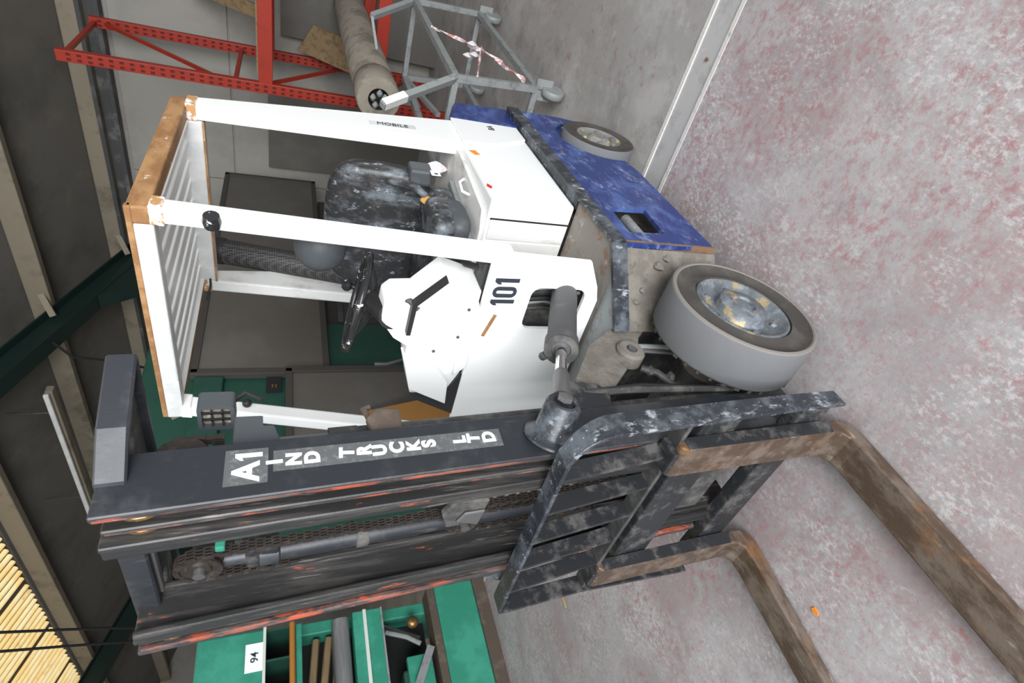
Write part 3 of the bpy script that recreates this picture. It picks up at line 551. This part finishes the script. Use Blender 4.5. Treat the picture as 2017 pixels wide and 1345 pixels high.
# lift cylinder, sheaves and chains between the rails
lc = B().lathe([(0, 0), (.03, 0), (.03, 1.50), (.036, 1.505), (.036, 1.55), (.022, 1.556), (.022, 1.70), (0, 1.70)], (.225 - .33 * LEAN + .18 * LEAN, -.135, .18), (LEAN, 0, 1), 24).build('lift_cylinder', 'mast_black', T, smooth=True)
B().lathe([(.031, 0), (.034, .004), (.034, .03), (.031, .034)], (.225 + (1.45 - .33) * LEAN, -.135, 1.45), (LEAN, 0, 1), 20).build('clamp_band', 'dusty_black', lc, smooth=True)
def chain(pts, wdt, name='lift_chain', mt='chain_steel', parent=None, pitch=.019, nrm=(1, 0, 0)):
    pts = [V(p) for p in pts]; b = B(); acc = 0.0; out = [pts[0]]
    for a, c in zip(pts[:-1], pts[1:]):
        L_ = (c - a).length; t = pitch - acc
        while t <= L_: out.append(a.lerp(c, t / L_)); t += pitch
        acc = (acc + L_) % pitch
    for i, (a, c) in enumerate(zip(out[:-1], out[1:])):
        d = (c - a).normalized(); side = d.cross(V(nrm)).normalized()
        for o_ in ((-.5, -.17, .17, .5) if i % 2 else (-.34, 0, .34)):
            b.bar(a - d * .003 + V(nrm) * wdt * o_, c + d * .003 + V(nrm) * wdt * o_, .013 if i % 2 else .012, wdt * .14, up=nrm)
    return b.build(name, mt, parent or T)
lx = lambda x, z: x + LEAN * (z - .33)
def sheave(x, y, z, r, ax=(1, 0, 0), nm='chain_sheave'):
    o = B().lathe([(0, -.014), (r * .5, -.014), (r * .55, -.008), (r * .8, -.008), (r, -.014), (r, -.009), (r * .86, -.004), (r * .86, .004), (r, .009), (r, .014), (r * .8, .008), (r * .55, .008), (r * .5, .014), (0, .014)], (x, y, z), ax, 30).build(nm, 'chain_steel', T, smooth=True)
    B().lathe([(0, -.03), (.014, -.03), (.014, .03), (0, .03)], (x, y, z), ax, 12).build('sheave_pin', 'steel', o, smooth=True); return o
def over(x, y, z, r, zl, zr, top=True, n=9):
    k = 1 if top else -1
    arc = [(x, y + r * math.cos(t), z + k * r * math.sin(t)) for t in [math.pi * i / n for i in range(n + 1)]]
    return [(lx(x - LEAN * (z - .33), zl), y + r, zl)] + arc + [(lx(x - LEAN * (z - .33), zr), y - r, zr)]
sheave(lx(.245, 1.86), -.115, 1.86, .052); chain(over(lx(.245, 1.86), -.115, 1.86, .052, 1.24, 1.62), .024)
sheave(lx(.245, 1.19), -.005, 1.19, .045); chain(over(lx(.245, 1.19), -.005, 1.19, .047, .45, .50), .024)
sheave(lx(.245, 1.17), -.125, 1.17, .045); chain(over(lx(.245, 1.17), -.125, 1.17, .047, .45, .48), .024)
B().prism('X', [(-.075, 1.145), (.035, 1.13), (.045, 1.23), (-.02, 1.262), (-.085, 1.24)], lx(.262, 1.2), lx(.285, 1.2)).build('sheave_block', 'dusty_black', T, bevel=.006)
B().prism('X', [(-.07, 1.15), (-.045, 1.22), (-.005, 1.20), (.0, 1.14)], lx(.286, 1.2), lx(.296, 1.2)).build('sheave_cheek', 'steel', T, bevel=.004)
B().box(lx(.20, 1.7), lx(.25, 1.7), -.19, -.085, 1.68, 1.76).build('cylinder_head', 'black_steel', T, bevel=.006)
B().box(lx(.20, 1.8), lx(.26, 1.8), -.045, -.025, 1.80, 1.822).build('green_tag', 'machine_green', T, bevel=.004)
for y in (.05, -.05, .10):
    pts = [(lx(.205, z), y + .012 * math.sin(z * 5 + y * 40), z) for z in (.3, .5, .7, .9, 1.1, 1.3, 1.5, 1.65)]
    B().tube(pts, .011, 8).build('mast_hose', 'rubber', T, smooth=True)
for s in (1, -1):      # side lift cylinders and their chains behind the outer rails
    xs = .168
    sc_ = B().tube([(lx(xs, .2), s * .235, .2), (lx(xs, 1.50), s * .235, 1.50), (lx(xs, 1.505), s * .235, 1.505), (lx(xs, 1.57), s * .235, 1.57)], [.020, .020, .022, .022], 18).build('side_lift_cylinder', 'dusty_black', T, smooth=True)
    B().tube([(lx(xs, 1.57), s * .235, 1.57), (lx(xs, 1.69), s * .235, 1.69)], .012, 14).build('piston_rod', 'steel', sc_, smooth=True)
    B().prism('Y', [(lx(.135, 1.7), 1.69), (lx(.22, 1.7), 1.665), (lx(.22, 1.7), 1.70), (lx(.20, 1.7), 1.715), (lx(.20, 1.7), 1.775), (lx(.105, 1.7), 1.775), (lx(.105, 1.7), 1.715), (lx(.135, 1.7), 1.715)], s * .205, s * .262).build('chain_anchor', 'plastic_grey', sc_, bevel=.004)
    xx = lx(.180, 1.88)
    B().lathe([(0, -.014), (.048, -.014), (.052, -.008), (.045, 0), (.052, .008), (.048, .014), (0, .014)], (xx, s * .225, 1.87), (0, 1, 0), 28).build('chain_sheave', 'chain_steel', T, smooth=True)
    n = 9; arc = [(xx + .05 * math.cos(t), s * .225, 1.87 + .05 * math.sin(t)) for t in [math.pi * i / n for i in range(n + 1)]]
    chain([(xx + .05, s * .225, 1.3)] + arc + [(xx - .05, s * .225, 1.78)], .022, nrm=(0, 1, 0))
    B().prism('Y', [(lx(.135, 1.45), 1.40), (lx(.21, 1.45), 1.40), (lx(.21, 1.45), 1.475), (lx(.16, 1.45), 1.485), (lx(.13, 1.45), 1.46)], s * .262, s * .285).build('stop_bracket', 'brown_steel', T, bevel=.006)
    B().tube([(lx(.145, 1.45), s * .262, 1.475), (lx(.115, 1.45), s * .262, 1.485), (lx(.108, 1.45), s * .262, 1.470)], .008, 8).build('bracket_hook', 'brown_steel', T, smooth=True)
    # trunnion for the tilt cylinder
    B().lathe([(0, 0), (.074, 0), (.072, .006), (.060, .012), (.050, .024), (.047, .10), (.042, .106), (.030, .106), (.028, .098), (0, .098)], (.335, s * .298, 1.03), (-.25, s, -.15), 28).build('tilt_trunnion', 'splatter_black', T, smooth=True)
    B().prism('Y', [(.13, .90), (.235, .95), (.25, .80), (.185, .775), (.145, .80)], s * .272, s * .295).build('tilt_bracket', 'black_steel', T, bevel=.004)
    B().lathe([(0, 0), (.021, 0), (.021, .012), (0, .016)], (.302, s * .400, 1.012), (-.25, s, -.15), 6).build('trunnion_nut', 'steel', T)
wl_ = B().prism('X', [rrect(.160, .242, 1.780, 1.860, .010), rrect(.168, .234, 1.789, 1.851, .008)], .085, .135).build('work_light', 'plastic_grey', T)
B().box(.088, .120, .164, .238, 1.785, 1.855).build('lens', 'lens_glass', wl_)
for y in (.190, .212): B().box(.124, .130, y - .002, y + .002, 1.787, 1.853).build('grille_bar', 'rubber', wl_)
for z in (1.807, 1.830): B().box(.124, .130, .166, .236, z - .002, z + .002).build('grille_bar', 'rubber', wl_)
B().tube([(.085, .19, 1.80), (.05, .20, 1.76), (.09, .215, 1.72)], .006, 6).build('lamp_cable', 'rubber', wl_)
B().ball((-.455, -.375, 1.80), .017, .017, .017, 10, 8).build('cable_grommet', 'rubber', T, smooth=True)
# stick-on letters down the side of the outer rail
B().hexa([(x + 0, y, z) for (x, z, y) in ((.312, 1.70, .2982), (.401, 1.70, .2982), (.401, 1.70, .2990), (.312, 1.70, .2990), (.315, 1.782, .2982), (.405, 1.782, .2982), (.405, 1.782, .2990), (.315, 1.782, .2990))]).build('decal_backing', 'decal_back', T)
B().hexa([(x, y, z) for (x, z, y) in ((.298, 1.165, .2982), (.352, 1.165, .2982), (.352, 1.165, .2988), (.298, 1.165, .2988), (.322, 1.69, .2982), (.376, 1.69, .2982), (.376, 1.69, .2988), (.322, 1.69, .2988))]).build('decal_backing', 'decal_back', T)
LET = [('A', .372, 1.739, .070, 0), ('I', .352, 1.686, .042, 4), ('N', .348, 1.648, .042, 0), ('D', .347, 1.611, .042, 2), ('T', .341, 1.538, .042, -3), ('R', .338, 1.500, .042, 0),
       ('U', .340, 1.466, .042, 3), ('C', .336, 1.426, .044, -4), ('K', .335, 1.387, .042, 0), ('S', .331, 1.350, .044, 4), ('L', .326, 1.273, .042, 0), ('T', .324, 1.237, .042, -3), ('D', .323, 1.197, .044, 2)]
for c, x, z, h, a in LET:
    a = math.radians(a); r_ = V((-math.cos(a), 0, math.sin(a))); u_ = V((math.sin(a) + LEAN, 0, math.cos(a)))
    o = text_mesh(c, h, 'letter_white', T, frame_m((x, .2996, z), r_, u_), 'letter', .0006, .0022)
glyphs('1', (.334, .2996, 1.737), (-1, 0, .03), (LEAN, 0, 1), .052, 'letter_white', T, 'letter', .62, .20)
# ---- carriage, load backrest and forks
B().box(.340, .388, -.40, .40, .485, .625).build('upper_carriage_bar', 'black_steel', T, lean=LEAN, bevel=.006)
B().box(.340, .392, -.40, .40, .125, .245).build('lower_carriage_bar', 'black_steel', T, lean=LEAN, bevel=.006)
for y in (.165, -.165):
    B().box(.255, .345, y - .012, y + .012, .14, .70).build('carriage_side_plate', 'mast_inner', T, lean=LEAN, bevel=.004)
B().box(.30, .335, -.15, .15, .30, .44).build('carriage_centre_plate', 'dusty_black', T, lean=LEAN, bevel=.004)
def strip(path, name, mt, th=.012, parent=None):
    """flat bar: path of (y, z, x0, x1) swept, thickness towards the inside (centre 0, .6)"""
    b = B(); n = len(path); ring = []
    for i, (y, z, x0, x1) in enumerate(path):
        p0 = path[max(i - 1, 0)]; p1 = path[min(i + 1, n - 1)]; d = V((p1[0] - p0[0], p1[1] - p0[1])).normalized(); nn = V((-d.y, d.x))
        if nn.dot(V((0 - y, .55 - z))) < 0: nn = -nn
        ring.append([(x0, y, z), (x1, y, z), (x1, y + nn.x * th, z + nn.y * th), (x0, y + nn.x * th, z + nn.y * th)])
    vs = [p for r in ring for p in r]; fs = [(0, 1, 2, 3), tuple(4 * (n - 1) + k for k in (3, 2, 1, 0))]
    for i in range(n - 1):
        for k in range(4): fs.append((4 * i + k, 4 * i + 4 + k, 4 * i + 4 + (k + 1) % 4, 4 * i + (k + 1) % 4))
    b.add(vs, fs); return b.build(name, mt, parent or T, lean=LEAN, bevel=.0015, seg=1)
pa = [(.425, .09, .345, .402), (.43, .3, .345, .405), (.432, .6, .347, .410), (.435, .90, .350, .418)]
pa += [(.33 + .106 * math.cos(math.radians(a)), .945 + .110 * math.sin(math.radians(a)), .352 + .0003 * a, .420 + .0001 * a) for a in range(0, 76, 12)]
br = strip(pa + [(.345, 1.057, .372, .426)], 'backrest_frame', 'splatter_black')
strip([(.352, 1.056, .374, .430), (-.385, 1.040, .374, .432)], 'top_bar', 'splatter_black', parent=br)
strip([(-.385, 1.040, .374, .432), (-.408, 1.034, .374, .432), (-.418, 1.015, .374, .430), (-.424, .98, .372, .428), (-.46, .70, .355, .412), (-.55, .17, .35, .405)], 'far_bar', 'black_steel', parent=br)
B().box(.352, .404, -.445, .425, .685, .699).build('lower_bar', 'galvanised' if False else 'dusty_black', br, lean=LEAN, bevel=.002)
for k in range(5):
    y = .285 - k * .142
    B().hexa([(.352, y - .006, .695), (.400, y - .006, .695), (.400, y + .006, .695), (.352, y + .006, .695), (.376, y - .006, 1.042), (.426, y - .006, 1.042), (.426, y + .006, 1.042), (.376, y + .006, 1.042)]).build('backrest_slat', 'black_steel', br, lean=LEAN)
def fork(y0, y1, dy, sk):
    prof = [(.412, .685), (.420, .700), (.440, .700), (.450, .685), (.430, .12), (.438, .085), (.458, .068), (.49, .062), (1.30, .040), (1.50, .024), (1.505, .010), (.44, .006), (.405, .016), (.387, .05), (.384, .10)]
    def skew(b): b.v = [(x, y + dy - sk * (x - .43), z) for x, y, z in b.v]; return b
    o = skew(B().prism('Y', prof, y0, y1)).build('fork', 'fork_steel', T, bevel=.006, seg=2)
    skew(B().prism('Y', [(.3845, .10), (.4115, .68), (.4495, .68), (.4298, .12)], y1 - .001, y1 + .0012)).build('shank_side', 'black_steel', o)
    skew(B().box(.385, .452, y0 + .02, y1 - .02, .700, .718)).build('fork_latch', 'black_steel', o, bevel=.004)
    return o
fork(.213, .333, .015, .02); fork(-.440, -.328, .045, .10)
# ================================================================== BEHIND THE TRUCK
def post_slots(b, x, y, z0, z1, face):
    z = z0
    while z < z1: b.box(x + .001, x + .0015 + .001, y - .024, y - .008, z, z + .035); b.box(x + .001, x + .0025, y + .008, y + .024, z, z + .035); z += .075
R_ = thing('pallet_rack', 'red steel pallet rack standing against the pale wall', 'rack', (-5.25, .8, 0))
for y in (-.59, 2.4):
    for x in (-4.70, -5.80):
        p = B().box(x - .035, x + .035, y - .045, y + .045, 0, 3.43).build('upright', 'rack_red', R_, bevel=.004)
        sl = B(); z = .1
        while z < 3.38:
            sl.box(x + .0335, x + .0365, y - .030, y - .010, z, z + .032); sl.box(x + .0335, x + .0365, y + .010, y + .030, z, z + .032)
            z += .075
        so = sl.build('slots', 'slot_dark', p); so['kind'] = 'stuff'
    for z0, z1 in ((3.38, 3.38), (2.1, 2.1), (.95, .95), (.3, .3)):
        B().bar((-4.70, y, z0), (-5.80, y, z1), .035, .035).build('cross_brace', 'rack_red', R_)
    for z0, z1 in ((2.2, 3.3), (1.9, 1.05), (.9, .35)):
        B().bar((-4.72, y, z0), (-5.78, y, z1), .030, .030).build('diagonal_brace', 'rack_red', R_)
for x in (-4.69, -5.81):
    B().box(x - .025, x + .025, -.55, 2.36, 1.78, 1.90).build('shelf_beam', 'rack_red', R_, bevel=.004)
    B().box(x - .025, x + .025, -.55, 2.36, .775, .89).build('shelf_beam', 'rack_red', R_, bevel=.004)
for k, (y, m, z1, w_) in enumerate(((-.15, 'wood', 2.55, .12), (.06, 'brown_steel', 2.7, .10), (.28, 'wood', 2.45, .14))):
    tag(B().hexa([(-5.30, y, 1.917), (-5.26, y, 1.917), (-5.26, y + w_, 1.917), (-5.30, y + w_, 1.917), (-5.86, y, z1), (-5.82, y, z1), (-5.82, y + w_, z1), (-5.86, y + w_, z1)]).build('timber_offcut', m),
        ('pale timber offcut leaning on the rack top shelf, nearest the end upright', 'dark board offcut leaning on the rack top shelf between two pale ones', 'wide pale timber offcut leaning on the rack top shelf')[k], 'timber', 'timber offcuts on the rack')
tag(B().box(-5.80, -4.72, -.50, 2.3, 1.902, 1.915).build('rack_shelf_board', 'wood', None), 'thin wooden shelf board on the upper red rack beams', 'shelf board')
sheets = [((-5.86, -.45, .90), (-5.62, 1.9, 1.72), 'guard_grey', 'dark grey sheet standing behind the rack against the wall')]
for a, b, m, lb in sheets:
    tag(B().hexa([(-5.99, a[1], 0), (-5.96, a[1], 0), (-5.96, b[1], 0), (-5.99, b[1], 0), (-6.12, a[1], b[2]), (-6.09, a[1], b[2]), (-6.09, b[1], b[2]), (-6.12, b[1], b[2])]).build('sheet', m), lb, 'sheet')
tag(B().hexa([(-5.20, -.50, .892), (-5.17, -.50, .892), (-5.17, -.20, .892), (-5.20, -.20, .892), (-5.76, -.48, 1.55), (-5.73, -.48, 1.55), (-5.73, -.20, 1.40), (-5.76, -.20, 1.40)]).build('plank', 'wood'), 'short tan plank leaning inside the red rack beside the cardboard roll', 'timber')
tag(B().box(-5.70, -4.8, -.54, 2.3, .891, .903).build('rack_shelf_board', 'brown_steel'), 'dark shelf board on the lower red rack beams', 'shelf board') if False else None
tag(B().box(-6.19, -6.10, -2.02, -1.08, 0, 1.86).build('wall_board', 'guard_grey', bevel=.004), 'dark grey board standing against the pale wall', 'board')
# long cardboard roll lying on the lower rack beams and sticking out
tube_ = thing('cardboard_roll', 'long scuffed cardboard roll sticking out of the red rack', 'roll', (-4.6, 0, .892))
tc0 = V((-3.04, .0, 1.049)); tc1 = V((-5.86, .03, 1.049))
B().lathe([(.075, 0.004), (.150, 0), (.156, .01), (.156, (tc1 - tc0).length), (.02, (tc1 - tc0).length)], tc0, tc1 - tc0, 36).build('roll', 'cardboard', tube_, smooth=True)
B().lathe([(.075, .0), (.07, .2), (0, .2)], tc0, tc1 - tc0, 28).build('core', 'guard_dark', tube_, smooth=True)
B().lathe([(.1565, .02), (.158, .022), (.158, .30), (.1565, .302)], tc0, tc1 - tc0, 36).build('wrapper', 'brown_steel' if False else 'cardboard', tube_, smooth=True)
for k in range(5):
    a = k * 1.3; B().ball(tc0 + V((.012, .045 * math.cos(a), .045 * math.sin(a))), .03, .028, .022, 8, 6, p=1.4).build('stuffing', 'galvanised', tube_)
# steel frame trolley on castors
TR = thing('frame_trolley', 'grey angle iron frame trolley on castors behind the truck', 'trolley', (-3.1, .2, 0))
A_, B_ = V((-2.34, .45, .19)), V((-3.90, .545, .19)); wv = V((-.035, -.58, 0))
C_, D_ = V((-2.24, .45, .742)), V((-3.80, .545, .742))
E_, F_ = V((-1.96, .315, 1.19)), V((-3.50, .43, 1.09))
def member(a, b, t=.042, nm='frame_member', m='galvanised'): return B().bar(a, b, t, t).build(nm, m, TR, bevel=.002, seg=1)
for p in (V((0, 0, 0)), wv):
    member(A_ + p, B_ + p); member(C_ + p, D_ + p); member(A_ + p, C_ + p); member(B_ + p, D_ + p)
for a in (A_, B_, C_, D_): member(a, a + wv, .038)
member(C_, E_, .04, 'sloping_arm'); member(D_, F_, .04, 'sloping_arm'); member(F_, F_ + wv * .35 + V((.05, 0, -.05)), .02, 'tie_rod')
member(D_ + wv, D_ + wv + V((.75, -.02, -.15)), .034)
B().bar(E_.lerp(C_, .02), E_.lerp(C_, .30), .044, .044).build('cream_sleeve', 'white_dirty', TR)
for c in (A_, B_, A_ + wv, B_ + wv):
    cw = B().lathe([(0, -.022), (.07, -.022), (.075, -.016), (.075, .016), (.07, .022), (0, .022)], (c.x + .02, c.y, .075), (.15, 1, 0), 20).build('castor', 'galvanised', TR, smooth=True)
    B().bar((c.x, c.y - .035, .08), (c.x, c.y - .035, .19), .06, .006).build('fork_leg', 'galvanised', cw); B().bar((c.x, c.y + .035, .08), (c.x, c.y + .035, .19), .06, .006).build('fork_leg', 'galvanised', cw)
def ribbon(pts, wd):
    pts = [V(p) for p in pts]; b = B(); vs = []; fs = []
    for i, p in enumerate(pts):
        a = i * .9; nn = V((0, math.cos(a), math.sin(a))) * wd
        vs += [p - nn, p + nn, p + nn + V((.002, 0, .001)), p - nn + V((.002, 0, .001))]
    for i in range(len(pts) - 1):
        for k in range(4): fs.append((4 * i + k, 4 * i + 4 + k, 4 * i + 4 + (k + 1) % 4, 4 * i + (k + 1) % 4))
    b.add(vs, fs); return b
m1 = C_.lerp(D_, .55); m2 = A_.lerp(C_, .35); mm = V((-2.75, .50, .47))
m3 = V((-2.55, .50, .40))
tp = TR
B_t = ribbon([m1.lerp(mm, t / 7) + V((0, .02, -.03 * math.sin(math.pi * t / 7))) for t in range(8)], .012); B_t.build('tape_strand', 'tape_red', tp, label='red and white barrier tape')
ribbon([mm.lerp(A_.lerp(C_, .12), t / 7) + V((0, .03, .02 * math.sin(t * 2))) for t in range(8)], .016).build('tape_strand', 'tape_red', tp)
ribbon([mm.lerp(C_.lerp(A_, .25) , t / 5) + V((0, .02, 0)) for t in range(6)], .008).build('tape_strand', 'tape_red', tp)
for k in range(5): B().ball(mm + V((.04 * math.sin(k * 2.1), .02 * k - .03, .05 + .03 * math.cos(k * 1.7))), .05, .02, .035, 8, 6, p=1.2).build('tape_knot', 'tape_white', tp)
# ---- big green press with grey guard panels
PM = thing('green_press', 'tall dark green machine press with grey guard panels behind the truck', 'machine', (-2.9, -2.4, 0))
B().box(-3.02, -1.45, -3.0, -2.06, 0, 2.66).build('machine_body', 'machine_green_dark', PM, bevel=.02)
B().box(-2.28, -1.45, -2.06, -2.0, 2.10, 2.30).build('ledge', 'machine_green_dark', PM, bevel=.01)
B().box(-5.5, -3.02, -3.0, -2.12, 0, 1.30).build('machine_base', 'guard_dark', PM, bevel=.02)
B().box(-2.28, -2.14, -2.058, -2.02, 1.69, 1.80).build('control_recess', 'void_black', PM)
for z in (1.73, 1.755): B().box(-2.19, -2.16, -2.019, -2.012, z - .006, z + .006).build('terminal', 'brass', PM)
gp = B().box(-5.72, -2.33, -2.03, -2.0, 1.35, 2.30).build('guard_panel', 'guard_grey', PM, bevel=.004)
for (x0, x1, z0, z1) in ((-5.74, -2.31, 2.28, 2.33), (-5.74, -2.31, 1.32, 1.37), (-5.76, -5.70, 1.32, 2.33), (-2.35, -2.29, 1.32, 2.33)):
    B().box(x0, x1, -2.045, -1.985, z0, z1).build('panel_frame', 'guard_dark', gp, bevel=.004)
gp = B().box(-2.26, -1.45, -2.0, -1.96, .42, 1.63).build('guard_panel', 'guard_grey', PM, bevel=.004)
for (x0, x1, z0, z1) in ((-2.30, -1.45, 1.61, 1.66), (-2.32, -2.26, .40, 1.66)):
    B().box(x0, x1, -2.01, -1.94, z0, z1).build('panel_frame', 'guard_dark', gp, bevel=.004)
for z in (.55, .75, .95, 1.15):
    B().box(-5.4, -3.1, -2.118, -2.10, z, z + .05).build('base_rib', 'dark_steel', PM)
B().hexa([(-1.98, -2.055, 2.37), (-1.93, -2.055, 2.35), (-1.93, -2.05, 2.35), (-1.98, -2.05, 2.37), (-1.94, -2.055, 2.42), (-1.90, -2.055, 2.40), (-1.90, -2.05, 2.40), (-1.94, -2.05, 2.42)]).build('paper_tag', 'cardboard', PM)
pw = tag(B().hexa([(-1.75, -1.62, 0), (-1.2, -1.62, 0), (-1.2, -1.60, 0), (-1.75, -1.60, 0), (-1.79, -1.94, 1.07), (-1.2, -1.94, 1.07), (-1.2, -1.92, 1.07), (-1.79, -1.92, 1.07)]).build('plywood_sheet', 'plywood'), 'orange brown plywood sheet leaning on the grey guard panel', 'sheet')
# ---- green guillotine machine with lot number 94
GM = thing('green_guillotine', 'bright green guillotine machine with lot tag 94 behind the mast', 'machine', (0, -3.7, 0))
x0, x1 = -.93, 1.3
B().box(x0, x1, -4.2, -3.42, 1.80, 2.26).build('top_beam', 'machine_green', GM, bevel=.015)
B().box(x0, x1, -3.44, -3.38, 1.79, 1.81).build('edge_strip', 'white_rail', GM)
B().box(x0, x1, -4.2, -3.75, 1.58, 1.80).build('cubby_back', 'void_black', GM)  # black instead of machine green: the cubby's shade is put into the colour
for k in range(10):
    x = x0 + .02 + k * .22
    B().box(x - .008, x + .008, -3.74, -3.42, 1.60, 1.79).build('cubby_divider', 'machine_green_dark', GM)
B().tube([(x0, -3.40, 1.605), (x1, -3.40, 1.605)], .022, 12).build('orange_pipe', 'pipe_orange', GM, smooth=True)
B().box(x0, x1, -3.6, -3.43, 1.535, 1.58).build('clamp_bar', 'machine_green', GM, bevel=.006)
B().box(x0, x1, -4.2, -3.85, .5, 1.535).build('inner_back', 'void_black', GM)  # near black colour stands in for the shade deep inside the machine
for k in range(3):
    B().tube([(x0 + .05, -3.7, 1.42 - .10 * k), (x0 + .4, -3.66, 1.46 - .09 * k), (x0 + .8, -3.70, 1.40 - .08 * k), (x1, -3.7, 1.43 - .1 * k)], .03, 8).build('stored_timber', 'wood', GM, smooth=True)
B().prism('X', rrect(-3.82, -3.46, 1.17, 1.30, .05), x0, x1).build('roller_beam', 'grey_beam', GM, bevel=0)
B().box(x0, x1, -3.60, -3.40, .925, 1.15).build('bed_front', 'machine_green', GM, bevel=.008)
B().box(x0, x1, -3.402, -3.385, 1.045, 1.07).build('white_rule', 'white_rail', GM)
B().box(x0, x1, -3.404, -3.392, .915, .93).build('bed_lip', 'galvanised', GM)
B().box(x0 + .5, x1, -3.72, -3.45, .60, .80).build('gear_housing', 'machine_green_dark', GM, bevel=.02)
B().tube([(-.78, -3.55, .88), (-.70, -3.52, .72), (-.62, -3.50, .62)], .02, 8).build('pedal_arm', 'galvanised', GM, smooth=True)
B().ball((-.80, -3.50, .66), .05, .04, .05, 12, 8).build('grease_ball', 'brass', GM, smooth=True)
B().tube([(-.95, -3.7, .98), (-.7, -3.6, .60)], .018, 8).build('link_rod', 'steel', GM, smooth=True)
B().box(-.52, x1, -3.50, -3.44, .56, .76).build('foot_bar', 'machine_green', GM, bevel=.01)
B().bar((-.55, -3.42, .56), (-.30, -3.40, .70), .04, .06).build('bracket', 'galvanised', GM)
B().box(x0 - .1, x1, -3.62, -3.40, .455, .52).build('sill', 'brown_steel', GM, bevel=.006)
B().box(x0 - .1, x1, -3.64, -3.39, .11, .455).build('base_panel', 'machine_green', GM, bevel=.01)
B().box(x0 - .1, x1, -3.66, -3.37, 0, .11).build('plinth', 'brown_steel', GM, bevel=.006)
for x in (x0 - .09, x1 - .1): B().box(x, x + .1, -4.25, -3.66, 0, 2.2).build('side_frame', 'machine_green', GM, bevel=.01)
tg = B().box(-.83, -.63, -3.418, -3.412, 1.80, 1.93).build('lot_tag', 'letter_white', GM)
text_mesh('94', .075, 'print_black', tg, frame_m((-.73, -3.411, 1.865), (-1, 0, 0), (0, 0, 1)), 'lot_number', .0005, .001)
# ---- litter on the floor
def scrap(name, label, x, y, r, m, cat, ry=None):
    b = B(); n = 9; ry = ry or r
    top = [(x + r * random.uniform(.6, 1.1) * math.cos(2 * math.pi * k / n), y + ry * random.uniform(.6, 1.1) * math.sin(2 * math.pi * k / n)) for k in range(n)]
    b.prism('Z', top, .0005, .004); tag(b.build(name, m), label, cat, 'litter on the floor')
scrap('orange_scrap', 'small bright orange scrap on the floor between the forks', .729, -.239, .016, 'orange_scrap', 'scrap', .012)
scrap('straw_piece', 'thin straw coloured scrap on the floor beside the green guillotine plinth', -.15, -2.0, .05, 'straw', 'scrap', .012)
scrap('straw_piece', 'short straw scrap on the floor in front of the green guillotine', .30, -2.55, .035, 'straw', 'scrap', .012)
scrap('leaf', 'tiny brown leaf on the floor channel behind the rear wheel', -1.06, 1.02, .012, 'rust_band', 'leaf')
scrap('leaf', 'tiny orange leaf on the pale floor beyond the channel', -1.46, 1.32, .014, 'orange_scrap', 'leaf')
